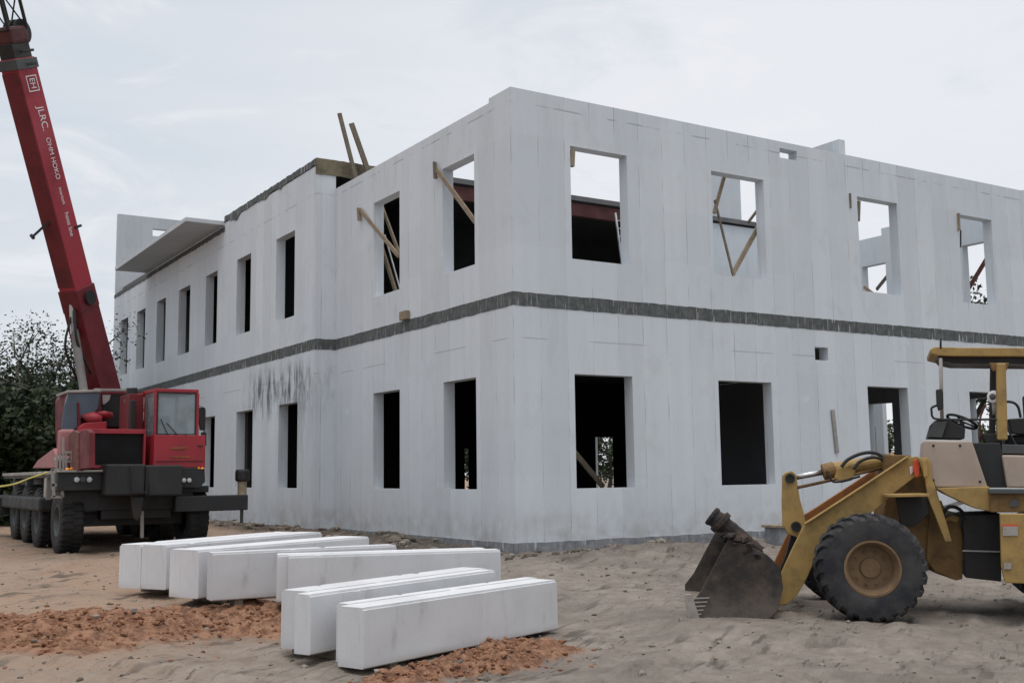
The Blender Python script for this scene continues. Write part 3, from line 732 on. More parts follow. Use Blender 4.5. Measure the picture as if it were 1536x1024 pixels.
wheel(ldr, CWr + NR*2.3, -NR, Rw, .50, Rw*.5, M['tyre'], M['rim'])
# axle
bm = B(); tube(bm, [CW+NF*.3, CW+NF*2.05], .14, 14); obj('front_axle', bm, M['yellowd'], ldr, smooth=True)
bm = B(); tube(bm, [CWr+NR*.3, CWr+NR*2.0], .14, 14); obj('rear_axle', bm, M['grease'], ldr, smooth=True)
# lift arms (near and far)
armp = [(1362,686),(1376,684),(1392,697),(1393,712),(1371,716),(1345,736),(1322,757),(1296,778),(1262,800),(1240,815),(1222,840),(1210,868),(1196,892),(1182,905),(1168,908),(1160,902),(1158,885),(1168,868),(1178,846),(1190,820),(1207,786),(1240,766),(1300,727)]
plate('lift_arm', armp, .62, .07, M['yellow'])
def shift(poly, lat_from): return poly
bm = B(); prism(bm, [lf(x,y,.62)+NF*1.0 for x,y in armp], NF*.07); obj('lift_arm', bm, M['rust'], ldr, bevel=.008)
# flange on top of the near arm
bm = B(); q = [lf(x,y,.60) for x,y in [(1207,785),(1240,764),(1300,725),(1362,684)]]
for i in range(3): bar(bm, q[i], q[i+1], .012, .11, NF)
obj('arm_flange', bm, M['yellow'], ldr)
bm = B(); tube(bm, [lf(1212,812,.70), lf(1212,812,.70)+NF*.95], .09, 14); obj('cross_tube', bm, M['yellowd'], ldr, smooth=True)
# bellcrank
plate('bellcrank', [(1174,713),(1179,708),(1188,706),(1194,711),(1196,722),(1200,748),(1206,770),(1210,790),(1206,802),(1196,806),(1182,800),(1174,786),(1173,750)], .98, .07, M['yellow'])
plate('bellcrank', [(1174,713),(1179,708),(1188,706),(1194,711),(1196,722),(1200,748),(1206,770),(1210,790),(1206,802),(1196,806),(1182,800),(1174,786),(1173,750)], 1.16, .06, M['yellowd'])
def pin(name, px, py, lat, r, L=.03, mat=None, mat2=None):
    c_ = lf(px, py, lat); bm = B(); lathe(bm, c_, NF, [(r,0.0),(r,-L),(r*.62,-L),(r*.62,-L*.5),(0.001,-L*.5)], 20); obj(name, bm, mat or M['black'], ldr)
pin('pivot_pin', 1185, 717, .98, .062); pin('pivot_pin', 1194, 789, .98, .062); pin('pivot_pin', 1375, 699, .62, .05, mat=M['yellowd'])
plate('bucket_link', [(1188,796),(1203,798),(1206,806),(1192,835),(1182,862),(1172,862),(1172,850),(1180,828)], 1.04, .06, M['grease'])
# tilt cylinder with rod, hoses
bm = B(); tube(bm, [lf(1185,717,1.08), lf(1238,707,1.08)], .036, 14); obj('cylinder_rod', bm, M['chrome'], ldr, smooth=True)
bm = B(); tube(bm, [lf(1234,708,1.08), lf(1252,704,1.08)], .105, 16); obj('cylinder_head', bm, M['yellowd'], ldr, bevel=.01)
bm = B(); tube(bm, [lf(1250,704,1.08), lf(1342,689,1.08)], .088, 16); obj('tilt_cylinder', bm, M['yellow'], ldr, bevel=.01)
plate('cylinder_bracket', [(1256,702),(1276,697),(1284,705),(1278,720),(1262,724),(1252,716)], .96, .08, M['yellow'])
bm = B(); tube(bm, [lf(1196,731,.98), lf(1250,719,.98), lf(1262,716,.98), lf(1330,700,.98)], .02, 8); obj('guide_rod', bm, M['yellowd'], ldr, smooth=True)
bm = B(); tube(bm, arc([lf(1262,700,.92), lf(1272,689,.92), lf(1292,680,.92), lf(1312,679,.92), lf(1328,688,.92), lf(1334,700,.95)]), .022, 8); obj('hydraulic_hose', bm, M['black'], ldr, smooth=True)
bm = B(); tube(bm, arc([lf(1280,703,.9), lf(1290,692,.9), lf(1306,686,.9), lf(1322,688,.9), lf(1332,700,.93)]), .02, 8); obj('hydraulic_hose', bm, M['black'], ldr, smooth=True)
bm = B(); tube(bm, arc([lf(1240,706,.95), lf(1244,714,.93), lf(1250,722,.93), lf(1264,721,.93), lf(1290,714,.93)]), .014, 8); obj('hydraulic_hose', bm, M['grease'], ldr, smooth=True)
bm = B(); tube(bm, [lf(1322,697,1.02), lf(1337,697,1.02)], .14, 14); obj('cylinder_clevis', bm, M['black'], ldr, bevel=.015)
# front frame tower
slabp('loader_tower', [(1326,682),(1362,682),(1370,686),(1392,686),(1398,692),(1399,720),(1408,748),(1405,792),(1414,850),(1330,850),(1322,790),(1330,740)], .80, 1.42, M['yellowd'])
plate('tower_plate', [(1378,686),(1392,686),(1397,694),(1398,716),(1406,738),(1413,762),(1422,790),(1428,812),(1418,812),(1404,776),(1392,746),(1388,716)], .50, .05, M['yellow'])
plate('warning_marking', [(1370,690),(1377,688),(1380,700),(1379,714),(1374,716),(1369,704)], .56, .02, M['orange'])
plate('tower_plate', [(1383,689),(1391,689),(1392,714),(1386,716)], .46, .02, M['yellow'])
bm = B(); a_ = lf(1333,741,.18); b_ = lf(1394,740,.18); prism(bm, [a_, b_, b_+NF*.42, a_+NF*.42], Vector((0,0,-.035))); obj('step_plate', bm, M['yellow'], ldr, bevel=.006)
plate('step_bracket', [(1344,746),(1394,745),(1394,770),(1372,790),(1352,790)], .55, .05, M['grease'])
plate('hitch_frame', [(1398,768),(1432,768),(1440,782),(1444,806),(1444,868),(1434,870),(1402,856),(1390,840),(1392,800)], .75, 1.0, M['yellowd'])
plate('hitch_plate', [(1404,752),(1412,750),(1418,764),(1432,768),(1440,776),(1436,784),(1424,780),(1412,790)], .7, .06, M['yellow'])
plate('sticker', [(1364,700),(1369,698),(1370,706),(1366,712)], .608, .006, M['white'], bevel=0)
# bucket: open towards the front (left), curved back, side plates
def bprof(lat):
    pts_ = [(1042,936),(1139,941),(1166,914),(1174,880),(1170,852),(1150,832),(1120,818),(1096,812)]
    base = [lf(x,y,.12) for x,y in pts_]
    return [p_ + NF*(lat-.12) for p_ in base]
bk0, bk1 = .10, 2.42
bm = B(); lo = bprof(bk0); hi = bprof(bk1)
inn = []
cen = sum(lo, Vector((0,0,0)))/len(lo)
for i in range(len(lo)-1):
    a, b, c_, d_ = lo[i], lo[i+1], hi[i+1], hi[i]
    nn = (b-a).cross(NF).normalized()
    if nn.dot(cen-a) < 0: nn = -nn
    prism(bm, [a, b, c_, d_], nn*.025)
buck = obj('bucket', bm, M['bucket'], ldr)
side = [(1036,936),(1139,941.5),(1166,914),(1174,880),(1170,850),(1150,831),(1120,816),(1092,808),(1076,838),(1052,884),(1036,905)]
for lat in (bk0-.03, bk1):
    bm = B(); base = [lf(x,y,.12)+NF*(lat-.12) for x,y in side]; prism(bm, base, NF*.03); obj('bucket_side_plate', bm, M['bucket'], buck if False else ldr, bevel=.006)
bm = B(); a_ = lf(1030,938,.12)+NF*(bk0-.16); b_ = lf(1056,938,.12)+NF*(bk0-.16); prism(bm, [a_, b_, b_+NF*2.4, a_+NF*2.4], Vector((0,0,.03))); obj('cutting_edge', bm, M['worn'], ldr, bevel=.005)
plate('worn_corner', [(1026,891),(1037,890),(1046,915),(1052,934),(1033,937)], .04, .025, M['worn'])
bm = B()
for k, yy in enumerate((897, 903, 909, 915, 921)): bar(bm, lf(1040+k*1.5,yy,.045), lf(1064-k*3,yy-1,.045), .012, .015)
obj('wear_stripe', bm, M['worn'], ldr)
# rolled mud-caked pipe on the lip of the bucket
bm = B(); ax_ = arc([lf(1066,772,.30), lf(1084,786,.28), lf(1104,801,.26), lf(1124,817,.22), lf(1140,829,.2)], 5)
rr_ = [.12 + .02*noise.noise(Vector((i*.7,0,0))) - .035*i/20 for i in range(len(ax_))]
tube(bm, ax_, rr_, 14)
tube(bm, [lf(1078,780,.26), lf(1084,786,.26)], .150, 14)
obj('lip_pipe', bm, M['rubberroll'], ldr, bevel=.01)
bm = B(); random.seed(4)
for k in range(26):
    t = random.random(); lump(bm, lf(1084+60*t, 790+42*t+random.uniform(-4,16), random.uniform(.02,.5)), random.uniform(.03,.08))
obj('caked_mud', bm, M['rubberroll'], ldr)
plate('lip_guard', [(1086,790),(1108,797),(1108,806),(1128,818),(1160,845),(1172,852),(1172,866),(1150,850),(1092,812),(1084,800)], .2, .05, M['rubberroll'])

# rear frame
slabp('cowl', [(1387,660),(1458,661),(1466,684),(1482,731),(1403,731),(1396,716),(1384,690)], .42, 1.75, M['beige'], lr, .02)
slabp('dashboard', [(1391,657),(1397,636),(1403,630),(1422,629),(1448,642),(1447,658)], .75, 1.35, M['black'], lr)
plate('dashboard_panel', [(1392,655),(1401,633),(1421,632),(1413,656)], .70, .04, M['grey'], lr)
# lower yellow cab base
slabp('cab_base', [(1404,732),(1484,729),(1486,767),(1462,762),(1420,742)], .30, 1.9, M['yellow'], lr)
slabp('floor_frame', [(1484,738),(1640,738),(1640,768),(1486,768)], .16, 1.9, M['yellowd'], lr)
plate('floor_edge', [(1484,733),(1620,734),(1620,741),(1484,740)], .10, .2, M['grey'], lr)
slabp('battery_box', [(1500,770),(1572,770),(1572,876),(1508,874),(1502,850)], .02, .10, M['yellow'], lr)
slabp('engine_housing', [(1562,700),(1840,690),(1850,760),(1850,850),(1562,800)], .35, 1.9, M['yellow'], lr)
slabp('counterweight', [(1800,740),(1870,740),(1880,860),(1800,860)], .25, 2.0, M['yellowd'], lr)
slabp('rear_chassis', [(1444,772),(1502,770),(1502,872),(1448,866)], .55, 1.7, M['grease'], lr)
plate('chassis_pipe', [(1444,824.5),(1500,826),(1500,828),(1444,826.5)], .5, .02, M['lgrey'], lr, bevel=0)
plate('label_plate', [(1504,789),(1527,789),(1527,803),(1504,803)], .005, .012, M['lgrey'], lr, bevel=0)
plate('label_plate', [(1504,786.5),(1526,786),(1526,789),(1504,789)], .005, .012, M['orange'], lr, bevel=0)
plate('label_plate', [(1506,844),(1517,844),(1517,853),(1506,853)], .005, .012, M['lgrey'], lr, bevel=0)
plate('label_plate', [(1515,750),(1528,748),(1528,759),(1515,760)], .14, .012, M['grey'], lr, bevel=0)
# operator space: black gap, beige rear panel, seat
slabp('operator_floor', [(1458,664),(1500,664),(1514,715),(1512,731),(1482,731)], .5, 1.7, M['black'], lr)
slabp('fuel_tank', [(1503,682),(1600,684),(1600,733),(1511,731)], .42, 1.75, M['beige'], lr, .02)
plate('panel_trim', [(1503,666),(1600,668),(1600,682),(1503,680)], .5, 1.1, M['grey'], lr)
plate('seat_cushion', [(1508,652),(1552,650),(1556,665),(1508,668)], .8, .5, M['black'], lr, bevel=.03)
plate('seat_backrest', [(1540,590),(1562,588),(1566,655),(1544,655)], .8, .5, M['black'], lr, bevel=.03)
plate('control_console', [(1512,628),(1545,626),(1545,652),(1516,650)], .62, .18, M['grease'], lr, bevel=.015)
plate('control_console', [(1472,650),(1500,650),(1504,668),(1480,668)], .62, .2, M['grease'], lr, bevel=.015)
# steering wheel
sc_ = lr(1443,632,1.05); s1 = (lr(1465,641,1.05)-lr(1421,623,1.05)); rad = s1.length/2; s1.normalize(); nrm_ = (s1.cross(NR)).normalized(); nrm_ = (nrm_ + NR*.22).normalized(); s2 = nrm_.cross(s1).normalized()
bm = B(); tube(bm, [sc_ + s1*math.cos(a)*rad + s2*math.sin(a)*rad for a in [2*math.pi*k/28 for k in range(29)]], .018, 8, False)
for k in range(3):
    a = 2*math.pi*k/3; tube(bm, [sc_, sc_ + (s1*math.cos(a)+s2*math.sin(a))*rad], .012, 6)
tube(bm, [sc_, lr(1443,652,1.05)], .03, 8); obj('steering_wheel', bm, M['black'], ldr, smooth=True)
# grab rails and mirror
bm = B(); tube(bm, arc([lr(1408,607,.62), lr(1398,611,.6), lr(1397.5,618,.6), lr(1399,625,.6), lr(1408,628.5,.6), lr(1450,629,.6), lr(1500,629,.6), lr(1507,633,.6), lr(1519,658,.6), lr(1533,684,.6)], 5), .014, 8); obj('grab_rail', bm, M['black'], ldr, smooth=True)
bm = B(); tube(bm, arc([lr(1479,606,.9), lr(1474,616,.9), lr(1470,630,.9), lr(1470,660,.9)], 5), .013, 8); obj('control_lever', bm, M['wood3'], ldr, smooth=True)
bm = B(); tube(bm, arc([lr(1500,602,.7), lr(1518,603,.7), lr(1527,610,.7), lr(1531,626,.7)], 5), .016, 8); obj('grab_rail', bm, M['black'], ldr, smooth=True)
plate('mirror', [(1404,584),(1413,583),(1415,590),(1415,612),(1408,616),(1405,606)], .55, .10, M['black'], lr, bevel=.01)
bm = B(); tube(bm, [lr(1411,537,.72), lr(1413,628,.72)], .022, 8); obj('canopy_strut', bm, M['lgrey'], ldr, smooth=True)
bm = B(); tube(bm, [lr(1411,522,.7), lr(1411,507,.7)], .014, 6); obj('aerial', bm, M['black'], ldr, smooth=True)
# work lamp
c_ = lr(1490.5,595,.7); lax = (-BR*.45 - NR*.9).normalized()
bm = B(); lathe(bm, c_, lax, [(.001,.02),(.05,.03),(.075,.02),(.08,0),(.07,-.05),(.03,-.09),(.001,-.09)], 24); obj('work_lamp', bm, M['white'], ldr, smooth=True)
bm = B(); tube(bm, [c_-lax*.05, lr(1493,622,.75)], [.05,.035], 10); obj('lamp_bracket', bm, M['lgrey'], ldr, smooth=True)
c2 = c_ + lax*.035; bm = B(); lathe(bm, c2, lax, [(.001,.012),(.035,.008),(.04,0)], 16); obj('lamp_lens', bm, M['grey'], ldr, smooth=True)
bm = B()
for (x_,y_) in ((1400,668),(1440,668),(1400,720),(1470,722)): lathe(bm, lr(x_,y_,.42), NR, [(.001,-.012),(.014,-.01),(.016,0)], 8)
obj('panel_bolt', bm, M['grease'], ldr)
bm = B(); tube(bm, arc([lf(1412,772,.6), lf(1424,760,.55), lf(1440,764,.6), lf(1452,782,.7)], 6), .022, 8); tube(bm, arc([lf(1408,782,.6), lf(1426,770,.5), lf(1444,776,.6), lf(1456,796,.7)], 6), .022, 8); obj('hydraulic_hose', bm, M['black'], ldr, smooth=True)
# roll-over canopy
roofp = [(1395,524),(1402,520),(1440,521),(1800,523),(1800,536),(1430,534),(1407,533),(1396,530)]
slabp('canopy_roof', roofp, .70, 1.75, M['yellow'], lr, .01)
plate('canopy_underside', [(1406,533.5),(1600,535),(1600,546),(1430,544),(1412,540)], .78, .8, M['grease'], lr)
for lt in (.55, 1.65):
    plate('canopy_post', [(1495,544),(1509,544),(1512,660),(1496,660)], lt, .13, M['yellow'], lr, bevel=.02)
plate('canopy_post', [(1486,544),(1495,544),(1493,655),(1484,655)], .75, .10, M['grease'], lr, bevel=.01)
plate('canopy_gusset', [(1484,544),(1514,544),(1510,556),(1490,556)], .6, .1, M['yellowd'], lr)
bm = B(); bar(bm, lr(1394,768,.9), lr(1446,752,.9), .05, .05); obj('steering_cylinder', bm, M['chrome'], ldr)

# ------------------------------------------------------------------ truck crane
GZc = .34
cr = thing('mobile_crane', (-5.5, 6.5, GZc), 'red mobile crane with raised telescopic boom parked beside the building', 'crane')
def cb(name, x0, x1, y0, y1, z0, z1, mat, parent=cr, bevel=.012):
    bm = B(); box(bm, x0, x1, y0, y1, z0, z1); return obj(name, bm, mat, parent, bevel=bevel)
def cpoly(name, pix, yplane, depth, mat, parent=cr, bevel=.012):
    bm = B(); prism(bm, [pt(x,y,1,yplane) for x,y in pix], Vector((0,depth,0))); return obj(name, bm, mat, parent, bevel=bevel)
def spoly(name, pix, xplane, depth, mat, parent=cr, bevel=.012):
    bm = B(); prism(bm, [pt(x,y,0,xplane) for x,y in pix], Vector((depth,0,0))); return obj(name, bm, mat, parent, bevel=bevel)
Rc = .62
for y in (5.15, 7.35, 8.85, 10.3):
    zc = gz(-6.8, y) + Rc - .02
    wheel(cr, Vector((-6.92, y, zc)), Vector((1,0,0)), Rc, .42, .29, M['tyre2'], M['grey'], 30, .018, lean=.05)
    wheel(cr, Vector((-4.18, y, zc)), Vector((-1,0,0)), Rc, .42, .29, M['tyre2'], M['grey'], 30, .018, lean=.05)
cb('chassis', -6.2, -4.9, 4.7, 12.3, .95, 1.42, M['grease'])
cb('deck', -6.87, -4.22, 6.2, 12.4, 1.74, 1.86, M['grey'])
cb('deck_rail', -6.90, -6.87, 5.2, 12.4, 1.80, 1.87, M['lgrey'])
cb('deck_box', -6.6, -4.5, 6.2, 12.3, 1.42, 1.738, M['grease'])
for y0, y1 in ((6.5,6.75),(8.9,9.05),(10.6,10.75)): cb('deck_post', -6.88, -6.75, y0, y1, 1.30, 1.74, M['lgrey'] if y0 < 7 else M['grey'])
cb('outrigger_box', -7.0, -6.62, 6.5, 12.2, 1.08, 1.36, M['black'], bevel=.05)
cb('rear_outrigger', -7.05, -4.0, 11.6, 12.1, .9, 1.3, M['black'])
cb('front_axle_housing', -6.5, -4.6, 5.0, 5.3, .82, 1.08, M['grease'])
cb('fender', -6.93, -6.2, 4.62, 5.8, 1.50, 1.83, M['grey'])
cb('fender', -4.95, -4.2, 4.62, 6.0, 1.42, 1.55, M['grease'])
# bumper and counterweight blocks
cb('bumper', -7.03, -6.26, 4.42, 4.66, 1.50, 1.83, M['black'])
cb('bumper_top', -7.05, -6.2, 4.38, 4.7, 1.832, 1.87, M['lgrey'])
cb('counterweight_block', -6.26, -5.56, 4.10, 4.60, 1.40, 1.97, M['black'], bevel=.03)
cb('counterweight_block', -5.55, -4.86, 4.10, 4.60, 1.38, 1.95, M['black'], bevel=.03)
cb('lower_bumper', -6.9, -4.5, 4.64, 4.9, 1.12, 1.5, M['grease'])
for px in (112, 121, 131): 
    c_ = pt(px+3, 719, 1, 4.40); bm = B(); lathe(bm, c_, Vector((0,-1,0)), [(.001,.03),(.045,.025),(.055,0),(.055,-.02)], 16); obj('headlight', bm, M['alu'] if px != 121 else M['grey'], cr)
# steps at the left front corner
bm = B()
a1, a2 = pt(78,708,1,4.55), pt(88,708,1,4.55)
for (x0_,x1_) in ((76,80),(89,93)): bar(bm, pt(x0_+2,704,1,4.5), pt(x0_+5,745,1,4.5), .05, .03, Y_)
for yy in (704, 727, 745): bar(bm, pt(77,yy,1,4.5), pt(94,yy,1,4.5), .04, .03, Y_)
obj('front_step', bm, M['lgrey'], cr)
# ladder and hand rails on the left corner
bm = B()
for (x_,y0_,y1_) in ((95,655,705),(108,677,705),(99,678,705),(90,680,706),(85,682,706)): bar(bm, pt(x_,y0_,1,4.9), pt(x_,y1_,1,4.9), .035, .035, Y_)
bar(bm, pt(94,678,1,4.9), pt(109,678,1,4.9), .04, .04, Y_)
bar(bm, pt(94,692,1,4.9), pt(109,692,1,4.9), .03, .03, Y_)
obj('hand_rail', bm, M['lgrey'], cr)
spoly('side_ladder', [(100,655),(110,645),(116,648),(116,705),(106,706)], -6.72, .06, M['wood3'])
cb('air_cleaner', -6.88, -6.6, 5.2, 5.5, 2.15, 2.65, M['pink'], bevel=.05)
cb('air_cleaner_cap', -6.92, -6.62, 5.15, 5.55, 2.05, 2.12, M['lgrey'])
bm = B(); pp = [pt(62,697,0,-6.8), pt(50,702,0,-6.8), pt(58,690,0,-6.8), pt(80,668,0,-6.8), pt(84,690,0,-6.8), pt(82,702,0,-6.8)]
prism(bm, [pt(48,702,0,-6.82), pt(56,690,0,-6.82), pt(80,672,0,-6.82), pt(86,690,0,-6.82), pt(84,702,0,-6.82)], Vector((.9,0,0))); obj('sloped_fender', bm, M['pink'], cr, bevel=.02)
bm = B()
for px in (104, 106.5):
    c_ = pt(px-3 if px < 105 else px+1, 703, 1, 4.5); lump(bm, c_, .035)
obj('indicator_lamp', bm, M['amber'], cr)
# engine hood with radiator opening
bm = B(); hx0, hx1 = pt(128,660,1,4.62).x, pt(219,660,1,4.62).x; hz0, hz1 = 1.90, pt(150,643,1,4.62).z
gx0, gx1, gz0, gz1 = pt(141,650,1,4.62).x, pt(216,650,1,4.62).x, 1.96, pt(150,650,1,4.62).z
box(bm, hx0, gx0, 4.62, 6.4, hz0, hz1); box(bm, gx1, hx1, 4.62, 6.4, hz0, hz1); box(bm, gx0+.0005, gx1-.0005, 4.62, 6.4, gz1, hz1); box(bm, gx0+.0005, gx1-.0005, 4.62, 6.4, hz0, gz0)
obj('engine_hood', bm, M['red'], cr, bevel=.008)
bm = B(); box(bm, gx0, gx1, 4.75, 4.79, gz0, gz1)
for k in range(16): box(bm, gx0+.002, gx1-.002, 4.70, 4.748, gz0+.02+k*(gz1-gz0)/16, gz0+.03+k*(gz1-gz0)/16)
obj('radiator_grille', bm, M['black'], cr)
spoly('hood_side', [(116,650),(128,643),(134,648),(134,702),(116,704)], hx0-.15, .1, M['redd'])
# driver cab
cx0, cx1 = pt(206,640,1,4.9).x, pt(304,640,1,4.5).x
cx0 = pt(231,600,1,4.5).x
wz0, wz1 = pt(260,650,1,4.5).z, pt(260,590,1,4.5).z
cz0, cz1 = 1.9, pt(260,583,1,4.5).z
cxt = pt(296,590,1,4.5).x; cxb = pt(306,700,1,4.5).x
cab_o = thing('cab_tmp', (0,0,0), 'x', 'x'); bpy.data.objects.remove(cab_o)
bm = B()
box(bm, cx0, cxb, 4.42, 6.0, cz0, wz0-.03)                      # lower body
box(bm, cx0+.002, cxt+.02, 4.46, 6.0, wz1+.02, cz1)             # roof
box(bm, cx0, cx0+.05, 4.45, 4.52, wz0-.028, wz1+.018); box(bm, cxt-.03, cxt+.03, 4.45, 4.52, wz0-.028, wz1+.018)
box(bm, cx0, cx0+.06, 5.15, 5.25, wz0-.028, wz1+.018); box(bm, cx0, cx0+.06, 5.94, 6.0, wz0-.028, wz1+.018)
box(bm, cxt-.03, cxt+.03, 5.9, 6.0, wz0-.028, wz1+.018)
cab = obj('driver_cab', bm, M['red'], cr, bevel=.012)
bm = B(); box(bm, cx0+.052, cxt-.032, 4.47, 4.482, wz0-.026, wz1+.016); obj('windscreen', bm, M['glass'], cr)
bm = B(); 
for (a,b,c_,d_) in ((cx0+.05,cx0+.07,wz0-.026,wz1+.016),(cxt-.05,cxt-.032,wz0-.026,wz1+.016)): box(bm, a, b, 4.44, 4.468, c_, d_)
box(bm, cx0+.071, cxt-.051, 4.44, 4.468, wz0-.026, wz0-.006); box(bm, cx0+.071, cxt-.051, 4.44, 4.468, wz1-.004, wz1+.016)
obj('windscreen_seal', bm, M['black'], cr)
bm = B(); box(bm, cx0+.01, cx0+.02, 4.53, 5.14, wz0-.026, wz1+.016); obj('side_window', bm, M['glass'], cr)
cb('cab_seam', cx0+.04, cxb-.04, 4.409, 4.419, 2.02, 2.03, M['grease'], bevel=0)
cb('cab_handle', cxb-.16, cxb-.06, 4.385, 4.40, 2.3, 2.33, M['black'], bevel=.004)
bm = B(); box(bm, cx0+.2, cx0+.6, 5.5, 5.62, 2.1, 2.95); box(bm, cx0+.2, cx0+.6, 5.1, 5.6, 2.0, 2.2); obj('driver_seat', bm, M['grey'], cr, bevel=.03)
bm = B(); bar(bm, pt(252,652,1,4.43), pt(241,628,1,4.43), .015, .015, Y_); bar(bm, pt(266,652,1,4.43), pt(250,634,1,4.43), .015, .015, Y_); obj('wiper', bm, M['black'], cr)
cpoly('paper_notice', [(238,638),(262,640),(262,649),(240,648)], 4.50, .01, M['white'], bevel=0)
cpoly('cab_bumper', [(256,701),(307,701),(308,722),(300,731),(262,731)], 4.38, .5, M['black'])
bm = B()
for px in (268, 276, 284): 
    c_ = pt(px,720,1,4.36); lathe(bm, c_, Vector((0,-1,0)), [(.001,.02),(.04,.015),(.045,0),(.045,-.02)], 12)
obj('headlight', bm, M['alu'], cr)
bm = B()
for px in (298, 303.5): lump(bm, pt(px,702,1,4.39), .034)
obj('indicator_lamp', bm, M['amber'], cr)
cpoly('maker_plate', [(256,671),(282,670),(282,672.5),(256,673)], 4.41, .01, M['rust'], bevel=0)
cpoly('maker_plate', [(256,684),(284,684),(284,686),(256,686)], 4.41, .01, M['rust'], bevel=0)
cpoly('mirror', [(297,611),(308,611),(309,616),(308,645),(300,645)], 4.6, .05, M['black'])
cpoly('mirror', [(302,648),(310,648),(310,668),(304,668)], 4.6, .05, M['black'])
bm = B(); tube(bm, [pt(296,608,1,4.6), pt(305,611,1,4.6), pt(307,670,1,4.6), pt(303,674,1,4.6)], .012, 6); obj('mirror_bracket', bm, M['black'], cr)
bm = B(); tube(bm, [pt(206,588,1,5.3), pt(213,586,1,5.3)], .02, 6); obj('cab_marker', bm, M['grease'], cr)
# behind: door pillar to the left of the cab
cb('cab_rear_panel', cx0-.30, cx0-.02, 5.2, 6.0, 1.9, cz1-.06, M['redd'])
cb('cab_door_gap', cx0-.22, cx0-.31, 5.0, 5.19, 2.2, cz1-.2, M['grease'])
# exhaust and muffler
bm = B(); tube(bm, [pt(194,641,1,5.6), pt(194,598,1,5.6)], .10, 14); obj('exhaust_muffler', bm, M['chrome'], cr, smooth=False, bevel=.02)
bm = B(); tube(bm, [pt(198,600,1,5.5), pt(198,582,1,5.5)], .11, 12); obj('exhaust_cap', bm, M['black'], cr)
# superstructure
SY = 8.0
cb('turntable', -6.3, -4.7, 7.3, 8.9, 1.86, 2.15, M['grease'])
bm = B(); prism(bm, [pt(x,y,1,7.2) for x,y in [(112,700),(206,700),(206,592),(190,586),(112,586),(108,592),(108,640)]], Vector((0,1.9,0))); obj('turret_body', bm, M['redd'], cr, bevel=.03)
cpoly('turret_shadow_gap', [(152,592),(200,590),(200,640),(160,640),(150,620)], 7.0, .15, M['grease'])
cpoly('turret_top_plate', [(143,582),(190,583),(190,586),(143,586)], 6.9, .2, M['lgrey'], bevel=0)
cpoly('turret_bracket', [(154,592),(166,592),(164,600),(157,606),(154,606)], 6.9, .1, M['lgrey'], bevel=0)
bm = B()
lump(bm, pt(140,628,1,6.6), .22); lump(bm, pt(156,622,1,6.7), .18)
obj('winch', bm, M['red'], cr, smooth=True)
# operator's cab with bluish glass
oc0 = [(101,588),(154,586),(152,612),(146,620),(122,628),(120,640),(96,641),(94,628),(98,604)]
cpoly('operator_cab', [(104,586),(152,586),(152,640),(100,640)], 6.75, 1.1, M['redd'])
cpoly('operator_cab_glass', [(103,588),(151,588),(148,612),(138,626),(117,628),(117,641),(92,658),(93,630),(98,604)], 6.60, .1, M['glassb'], bevel=.02)
cpoly('operator_cab_roof', [(101,585),(152,584),(152,588),(101,589)], 6.56, 1.2, M['lgrey'])
cpoly('operator_cab_pillar', [(116,603),(119,603),(122,640),(117,640)], 6.55, .05, M['redd'])
cpoly('operator_cab_side', [(120,640),(128,634),(160,632),(160,648),(118,650)], 6.3, .4, M['red'])
# outriggers
cb('outrigger_beam', -4.9, -3.47, 4.42, 4.72, 1.06, 1.36, M['black'], bevel=.02)
bm = B(); c_ = pt(363,745,1,4.57); tube(bm, [Vector((c_.x,4.57,1.36)), Vector((c_.x,4.57,1.62))], .09, 14); obj('outrigger_jack', bm, M['wood'], cr)
bm = B(); tube(bm, [Vector((c_.x,4.57,1.62)), Vector((c_.x,4.57,1.86))], .14, 14); obj('jack_cap', bm, M['grease'], cr, bevel=.04)
bm = B(); tube(bm, [Vector((c_.x,4.57,1.06)), Vector((c_.x,4.57,.8))], .035, 8); obj('jack_rod', bm, M['grey'], cr)
bm = B(); tube(bm, [pt(213,766,1,4.5), pt(213,806,1,4.5)], .035, 8); obj('tow_post', bm, M['lgrey'], cr)
bm = B()
for px in (195, 221): tube(bm, arc([pt(px,700,1,4.06), pt(px+2,735,1,4.06), pt(px+1,768,1,4.3)],4), .012, 6)
bar(bm, pt(196,738,1,4.06), pt(222,738,1,4.06), .03, .03)
obj('tow_chain', bm, M['grease'], cr)
cpoly('hook_block', [(196,745),(216,745),(212,772),(206,782),(200,776)], 4.15, .12, M['grease'])

# boom
A = dp(158, 600, 24.6); Bt = dp(25, 88, 21.6)
bd = (Bt-A).normalized(); hz = Vector((bd.x, bd.y, 0)).normalized(); bs = hz.cross(Vector((0,0,1))).normalized(); bu = bs.cross(bd).normalized()
if bu.z < 0: bu = -bu
BW, BH = .41, .60
def bp(t, s_, u_): return A + bd*t + bs*s_ + bu*u_
LB = (Bt-A).length
def boomseg(name, t0, t1, w, h, mat, bev=.03, parent=cr):
    bm = B(); obox(bm, bp((t0+t1)/2,0,0), bs, bu, bd, w, h, t1-t0); return obj(name, bm, mat, parent, bevel=bev)
boomseg('boom', 2.1, LB, BW, BH, M['boomred'], .02)
